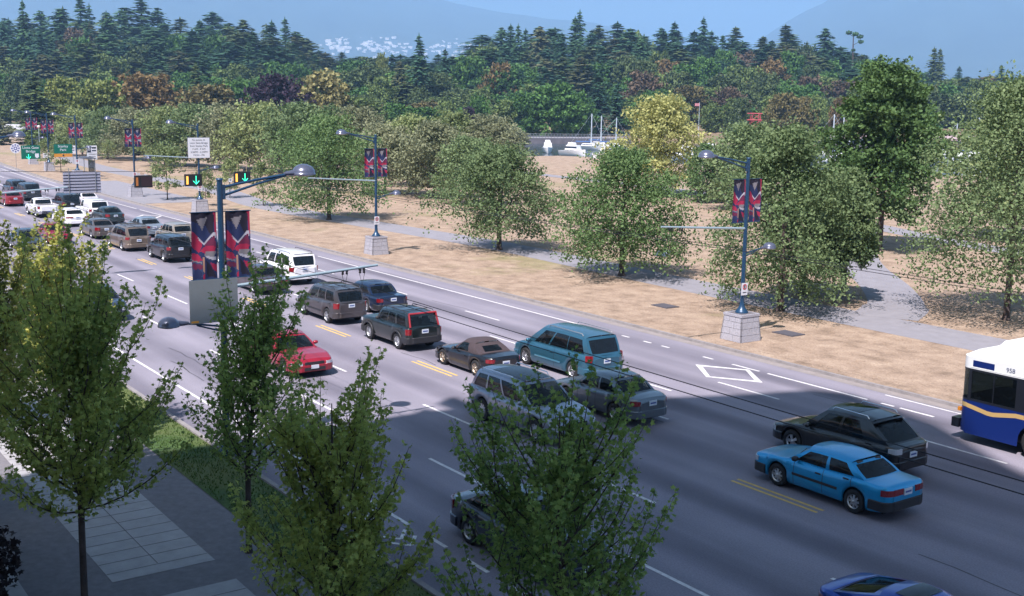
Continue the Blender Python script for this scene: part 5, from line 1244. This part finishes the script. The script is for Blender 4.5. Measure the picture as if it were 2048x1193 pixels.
for i in range(5):
    z=2.2+(H-2.4)*i/4
    for s in(-1,1): q.tube([(-1.6-(.8 if s<0 else 0),s*1.2,z),(1.5,s*1.2,z)],.14,n=4); q.tube([(s*1.2,-1.3,z),(s*1.2,1.3,z)],.12,n=4)
    if i<4:
        z2=2.2+(H-2.4)*(i+1)/4; q.tube([(-1.2,-1.2,z),(1.2,-1.2,z2)],.07,n=4); q.tube([(1.2,-1.2,z),(-1.2,-1.2,z2)],.07,n=4)
q.build('cross_brace',M_sc,t)
# ------------------------------------------------------------------ forest
def conifer_mesh(seed,H=30,Rr=4.2,sparse=1.0,bare=.1,kind=0):
    """kind 0 pointed fir, 1 broad rounded old fir, 2 ragged with gaps"""
    rs=np.random.RandomState(seed); V=[]; F=[]; z=H*bare
    lob=[(rs.uniform(0,6.28),rs.uniform(.25,.95),rs.uniform(.7,1.35)) for _ in range(7)]
    while z<H*.985:
        f=(z/H-bare)/(1-bare)
        base=[min(1,(1-f)*2.6)**.7*(1-.30*f),min(1,(1-f)*3.6)**.6*(1-.12*f),min(1,(1-f)*2.2)**.6*(1-.2*f)*(.55+.45*abs(math.sin(f*11+seed)))][kind]
        nb=int((8+7*(1-f))*sparse)+2
        for b in range(nb):
            a=rs.uniform(0,6.28); k_=1
            for la,lf,lk in lob:
                k_*=1+(lk-1)*math.exp(-((math.cos(a-la)-1)**2)*1.2-((f-lf)/.12)**2)
            L=Rr*base*k_*rs.uniform(.45,1.12); ca,sa=math.cos(a),math.sin(a); m=max(1,int(L/.7)); tilt=rs.uniform(-.5,.1)+.35*f
            for k in range(m+1):
                u=(k+.5)/(m+1); d=L*u; zz=z+tilt*L*u*.6-.2*L*u*u+rs.normal()*.18
                s=(1.25-.45*u)*rs.uniform(.6,1.3)
                c=np.array([ca*d,sa*d,zz]); t_=np.array([ca,sa,-.35*u-.05]); b_=np.array([-sa,ca,rs.uniform(-.5,.5)])
                o=len(V); V+= [c-t_*s*.5,c+b_*s*.55-np.array([0,0,.25*s]),c+t_*s*.8-np.array([0,0,.1]),c-b_*s*.55-np.array([0,0,.25*s])]; F.append((o,o+1,o+2,o+3))
        z+=(H*.018+.35)*rs.uniform(.7,1.4)
    for k in range(6):
        a=rs.uniform(0,6.28); o=len(V); zt=H*(.93+.02*k/6); V+= [(0,0,zt),(.3*math.cos(a),.3*math.sin(a),zt+.2),(0,0,H*(1.02 if kind!=1 else .99)),(-.3*math.cos(a),-.3*math.sin(a),zt+.2)]; F.append((o,o+1,o+2,o+3))
    cm=nmesh('crown',np.array(V),np.array(F),[F_con]); q=MB(); q.tube([(0,0,0),(0,0,H*.96)],[.45,.05],n=6); return cm,q.mesh('trunk',[M_bark]),H
F_con=foliage('needle_dark',(0.02, 0.057, 0.029),(0.086, 0.176, 0.071),.1,scale=.12)
F_con2=foliage('needle_olive',(0.034, 0.06, 0.021),(0.142, 0.192, 0.069),.1,scale=.12)
F_con3=foliage('needle_blue',(0.017, 0.057, 0.033),(0.077, 0.168, 0.09),.1,scale=.12)
F_con4=foliage('needle_brown',(0.049, 0.06, 0.027),(0.185, 0.198, 0.086),.1,scale=.12)
F_d1=foliage('far_green',(0.025, 0.071, 0.017),(0.118, 0.243, 0.052),.15,scale=.18); F_d2=foliage('far_olive',(0.044, 0.074, 0.021),(0.204, 0.276, 0.081),.15,scale=.18)
F_d3=foliage('far_ochre',(.07,.05,.02),(.27,.185,.075),.15,scale=.18); F_d4=foliage('far_brown',(.06,.045,.03),(.20,.14,.09),.15,scale=.18)
F_br=foliage('far_bright',(.05,.08,.018),(.28,.32,.09),.2,scale=.2); F_pur=foliage('far_purple',(.010,.007,.014),(.055,.028,.055),.1,scale=.2); F_yo=foliage('far_yellow_olive',(.09,.09,.03),(.40,.36,.15),.2,scale=.2)
F_ocg=foliage('ochre_green',(.06,.055,.02),(.24,.20,.075),.15,scale=.2)
con=[conifer_mesh(200+i,30,[4.2,4.6,5.0,4.0,4.6,4.4,4.8,4.2][i],[1,.9,1.1,.8,1,1.05,1.1,.8][i],[.04,.1,.02,.14,.06,.05,.03,.2][i],[0,0,1,2,0,1,1,2][i]) for i in range(8)]
dec=[]
for i in range(5):
    V,F,cs=round_crown(300+i,5.9,10.0,1.0,[60,48,70,54,64][i],6500,.60,.1,flat=[.5,.6,.45,.55,.5][i]); dec.append((nmesh('crown',V,F,[F_d1]),trunk_mesh('trunk',9,.25,cs,M_bark,8)))
def crn(px,top,width,d,kind,m,lab,name,cat='tree',grp=None,gz=None,vi=None):
    lab_pointed=(grp is None); g_=ch(px,d,gzf(d) if gz is None else gz); h=max(3,zat(px,top,d)-g_.z); w=width*d/FPX/2
    i=R.randrange(5) if vi is None else vi
    if kind=='con': cm,tm,H0=con[(R.randrange(8) if not lab_pointed else R.choice([0,1,4]))]; sc=(w/4.4,w/4.4,h/30)
    else: cm,tm=dec[i]; sc=(w/5.9,w/5.9,h/11.6)
    return mk_tree(name,lab,cat,(g_.x,g_.y,g_.z-.2),cm,tm,m,grp,R.uniform(0,6.28),sc)
# single trees one can point at
SP=[(75,150,105,262,'con',F_con2,'broad dark brown green conifer behind the far left lamp posts'),
(135,156,105,285,'dec',F_br,'bright green broad tree right of the dark far left conifer, left of its pair'),
(203,162,110,280,'dec',F_br,'bright green broad tree, right of its pair, above the left lamp posts'),
(300,149,150,300,'dec',F_d3,'large ochre tree with rounded top left of the small dark conifer'),
(418,170,140,290,'dec',F_ocg,'ochre green broad tree below the small dark conifer'),
(395,126,58,345,'con',F_con2,'small dark conifer poking up between the ochre trees'),
(552,151,135,283,'dec',F_pur,'big dark purple beech tree, darkest crown in the park'),
(648,145,135,298,'dec',F_yo,'large yellow olive tree right of the purple beech'),
(470,160,90,330,'dec',F_d1,'green tree between the ochre tree and the purple beech'),
(735,128,85,430,'dec',F_con2,'dark olive tree left of the bright lime tree'),
(764,109,34,480,'dec',F_br,'small bright lime tree under the hillside houses'),
(720,195,120,300,'dec',F_d2,'wide olive tree below the hillside houses gap'),
(800,122,60,420,'con',F_con4,'brownish conifer left of the tall lone fir'),
(838,68,62,405,'con',F_con3,'tall lone fir standing against the hillside houses'),
(890,97,44,430,'con',F_con3,'slim fir right of the tall lone fir'),
(940,115,85,440,'dec',F_d1,'rounded green tree on the low ridge'),
(1000,128,66,420,'dec',F_d3,'ochre rounded tree at the foot of the right hand fir ridge'),
(935,214,44,315,'dec',F_pur,'small purple tree right of the inlet pavilion'),
(957,190,55,330,'dec',F_d1,'round dark green tree beside the small purple tree'),
(838,214,110,318,'dec',F_d1,'low domed dark green tree over the inlet pavilion'),
(1108,167,110,338,'dec',F_d1,'large mid green tree above the seawall, left of the blue spruce'),
(1052,185,70,338,'dec',F_d1,'dark green tree above the left end of the seawall'),
(1160,182,60,345,'dec',F_d1,'mid green tree just left of the blue spruce'),
(1195,142,62,352,'con',F_con3,'blue green spruce with pointed top over the seawall'),
(1232,165,58,352,'con',F_con3,'dark spruce right of the pointed blue green spruce'),
(1285,145,85,400,'dec',F_d4,'rusty brown tree behind the yellow leaved tree'),
(1375,172,90,395,'dec',F_ocg,'ochre green tree above the yellow leaved tree, right side'),
(1450,150,95,420,'dec',F_con2,'dark olive tree above the club house'),
(1590,170,110,400,'dec',F_d1,'green tree above the red scaffold tower'),
(1900,284,50,250,'dec',F_d4,'brown low bush beside the marina shed'),
(1868,280,44,246,'dec',F_yo,'yellow green bush beside the brown marina bush'),
(1345,44,60,620,'con',F_con3,'tall broad fir on the ridge left of the slender tallest fir'),
(1402,35,46,610,'con',F_con3,'slender tallest fir breaking the right hand ridge'),
(1862,94,42,560,'con',F_con2,'tall twin topped fir right of the deep green maple, left stem'),
(1874,98,34,560,'con',F_con2,'tall twin topped fir right of the deep green maple, right stem'),
(1915,132,28,600,'con',F_con3,'small pointed fir in the gap left of the right edge'),
(1998,130,34,600,'con',F_con3,'pointed fir near the right edge, left of a shorter one'),
(2020,144,26,610,'con',F_con3,'short pointed fir near the right edge'),
(55,0,46,470,'con',F_con,'tallest fir on the far left ridge'),
]
for px,top,w,d,k,m,lab in SP: crn(px,top,w,d,k,m,lab,{'con':'conifer_tree','dec':'broadleaf_tree'}[k],grp=None)
# snag with a flat ragged top
g_=ch(1700,560,gzf(560)); t=thing('snag_tree','bare trunked crooked tree with ragged flat top on the ridge','tree',(g_.x,g_.y,g_.z)); H=zat(1700,66,560)-g_.z; q=MB(); q.tube([(0,0,0),(.3,0,H*.6),(-.2,0,H*.96)],[.5,.4,.2],n=6); q.tube([(0,0,H*.8),(2.5,2,H*.86)],.12,n=5); q.tube([(0,0,H*.93),(-3,-2.2,H)],.12,n=5); q.build('trunk',M_bark,t)
P=np.concatenate([blob_pts(c,(r_,r_,r_*.5),120,np.random.RandomState(4),.3) for c,r_ in(((-1.8,-1.5,H*.99),1.6),((.6,.5,H*.97),1.7),((2.2,2.0,H*.93),1.7),((2.6,2.2,H*.85),1.4),((.1,.2,H*.72),1.0),((-.8,-.6,H*.62),1.2))])
V,F=leaf_quads(P,.8,np.random.RandomState(5)); o=bpy.data.objects.new('crown',nmesh('crown',V,F,[F_con])); C.objects.link(o); o.parent=t
SKY=[(-120,60),(0,44),(60,26),(130,27),(180,14),(215,12),(260,34),(300,30),(330,20),(365,34),(400,36),(450,47),(500,50),(540,46),(590,56),(622,72),(650,104),(700,110),(760,122),(800,116),(860,118),(930,108),(965,68),(1000,54),(1070,46),(1130,40),(1200,42),(1280,52),(1340,54),(1400,64),(1450,80),(1500,84),(1540,68),(1600,80),(1640,72),(1700,94),(1750,112),(1800,150),(1840,165),(1900,160),(1960,158),(2048,162),(2200,150)]
def sky_y(px): 
    for (a,b),(c,d) in zip(SKY,SKY[1:]):
        if px<=c: return b+(d-b)*(px-a)/(c-a)
    return 150
rows=[(395,0.0),(425,.22),(455,.44),(490,.64),(530,.80),(575,.92),(625,1.0)]
ncon=0
for ri,(d,f) in enumerate(rows):
    step=36 if ri<3 else 34; px=-60+R.uniform(0,20)
    while px<2110:
        s_=sky_y(px)
        low=170 if 640<px<960 else 178
        if 1140<px<1260 and ri<2: px+=step; continue
        if px<640 and ri<1: low=165
        top=low+(s_-low)*f+R.gauss(0,9)+(3 if ri==6 else 0)
        if ri>=5 and R.random()<.16: top-=R.uniform(8,22)
        pc=[.12,.3,.5,.7,.85,.95,1][ri]
        if 1740<px and ri>3: pc=.5
        iscon=R.random()<pc
        if iscon and ncon<292:
            ncon+=1; m=R.choices([F_con,F_con3,F_con2,F_con4],[5,4,2,.7] if ri>2 else [2,2,4,2])[0]
            crn(px,top,R.choice([R.uniform(44,62),R.uniform(62,96),R.uniform(80,118)]),d*R.uniform(.98,1.02),'con',m,'dark conifer standing in the forest wall across the park','forest_conifer',grp='conifers of the forest wall')
        else:
            m=R.choices([F_d1,F_d2,F_d3,F_d4,F_con2],[5,4,.5,.6,3.5])[0]
            crn(px,top+4,R.uniform(60,95),d*R.uniform(.98,1.02),'dec',m,'rounded broadleaf tree mixed into the forest edge across the park','forest_broadleaf',grp='broadleaf trees of the forest edge')
        px+=step*R.uniform(.5,1.45)
# lower middle band of broadleaf trees filling toward the park
for i in range(70):
    px=R.uniform(-40,1720); d=R.uniform(330,388)
    if 1150<px<1262 or 1040<px<1150 : continue
    m=R.choices([F_d1,F_d2,F_d3,F_ocg,F_con2],[4,5,1,1.5,3])[0]
    crn(px,R.uniform(185,218),R.uniform(50,85),d,'dec',m,'rounded broadleaf tree mixed into the forest edge across the park','forest_broadleaf',grp='broadleaf trees of the forest edge')
for i in range(26):
    px=R.uniform(-30,1030); d=R.uniform(215,262); m=R.choices([F_ol2,F_d2,F_ocg],[4,3,1])[0]
    crn(px,R.uniform(234,256),R.uniform(60,90),d,'dec',m,'dusty olive tree in the far grove between path and forest','grove_tree',grp='olive trees of the far grove')
for px in(1762,1800,1835,1985,2020,2060): crn(px,R.uniform(190,215),70,R.uniform(330,380),'dec',R.choice([F_d1,F_d2]),'rounded broadleaf tree mixed into the forest edge across the park','forest_broadleaf',grp='broadleaf trees of the forest edge')
# ------------------------------------------------------------------ mountains and hillside town
RG=[(-900,-120),(-300,-160),(200,-150),(500,-110),(700,-50),(860,-8),(900,4),(950,14),(1000,24),(1050,30),(1100,38),(1150,41),(1185,44),(1205,50),(1222,54),(1245,52),(1265,60),(1290,72),(1330,92),(1420,108),(1480,106),(1500,98),(1530,72),(1560,52),(1585,36),(1610,22),(1650,4),(1700,-30),(1800,-80),(1950,-130),(2150,-170),(2500,-150),(3000,-100)]
def ridge(px):
    for (a,b),(c,d) in zip(RG,RG[1:]):
        if px<=c: return b+(d-b)*(px-a)/(c-a)
    return -100
def mtz(px,v):
    D=4600+3600*v; zt=zat(px,ridge(px),8200); nzv=(math.sin(px*.045+v*9)+.6*math.sin(px*.11-v*14)+.4*math.sin(px*.23+v*21))*22*v*(1-v)*2
    return D,zt*v**1.05+nzv-3
mb=MB(); nu,nv=170,26
mb.grid(lambda u,v:tuple(ch(-900+3900*u,*mtz(-900+3900*u,v))),nu,nv)
struct(mb.build('mountains',mat('mountain_forest',(.03,.045,.035),.95,var=.35,scale=.004)))
hb=MB(); hb.box((0,0,4),(15,11,8)); hw_=hb.mesh('wall',[M_hw]); hb=MB(); hb.add([(-8.5,-6.5,8),(8.5,-6.5,8),(8.5,6.5,8),(-8.5,6.5,8),(-8.5,0,11),(8.5,0,11)],[(0,1,5,4),(2,3,4,5),(1,2,5),(3,0,4)]); hr_=hb.mesh('roof',[mat('pale_roof',(.6,.56,.55),.7)])
cnt=0
while cnt<190:
    px=R.choice([R.uniform(640,980),R.uniform(655,700),R.uniform(715,800),R.uniform(850,960)]); ty=R.gauss(96,9)+ (px-800)*.03
    if not 76<ty<124: continue
    if 700<px<712: continue
    lo,hi=0,1
    for _ in range(20):
        v=(lo+hi)/2; p=ch(px,*mtz(px,v)); y=proj(p)[1]
        if y>ty: lo=v
        else: hi=v
    p=ch(px,*mtz(px,v)); t=thing('hillside_house','tiny white house in the hillside town below the mountain','house',p-Vector((0,0,2)),az+R.uniform(-.5,.5),'white houses of the hillside town'); s_=R.uniform(.5,1.15)
    t.scale=(s_*R.uniform(.8,1.8),s_,s_)
    for me in(hw_,hr_): o=bpy.data.objects.new(me.name.split('.')[0],me); C.objects.link(o); o.parent=t
    cnt+=1
# ------------------------------------------------------------------ the tower we look out of
t=thing('apartment_tower','concrete apartment tower behind the viewpoint that shades the near road','building',(0,0,0))
prof=[(-22.3,0),(-22.3,33),(-21,39.5),(-16,49.5),(-11,58.6),(-8.5,63.6),(-6.9,65),(-2.9,63.4),(.3,59),(8,57),(22,56),(22,0)]
F0=-2.6; q=MB(); n=len(prof); V=[(x,F0,z) for x,z in prof]+[(x,F0-13,z) for x,z in prof]
q.add(V,[tuple(range(n)),tuple(range(2*n-1,n-1,-1))]+[(i,i+n,(i+1)%n+n,(i+1)%n) for i in range(n)]); q.build('wall',mat('tower_concrete',(.42,.39,.36),.85,var=.08,scale=.4),t)
tg=mat('tower_glass',(.03,.05,.07),.08,spec=.8); cntw=0
for fl in range(20):
    z=4+fl*2.9
    for k in range(5):
        x=-18.5+k*8.6
        if fl<14 or (-12<x<8 and fl<18):
            if abs(x)<4.5 and abs(z-CAM_H)<3: continue
            if cntw<96: q=MB(); q.box((x,F0+.03,z),(5.6,.1,1.7)); q.build('window',tg,t); cntw+=1
# ------------------------------------------------------------------ air
hz=MB(); hz.box((-3000,3000,600),(15000,16000,1240)); ho=hz.build('haze',[])
hm=bpy.data.materials.new('haze_air'); hm.use_nodes=True; hn=hm.node_tree.nodes; hn.remove(hn['Principled BSDF'])
pv=hn.new('ShaderNodeVolumePrincipled'); pv.inputs['Color'].default_value=(.35,.62,1,1); pv.inputs['Density'].default_value=HAZE; pv.inputs['Anisotropy'].default_value=.1
hm.node_tree.links.new(pv.outputs[0],hn['Material Output'].inputs['Volume']); ho.data.materials.append(hm); ho['kind']='stuff'; ho.display_type='WIRE'
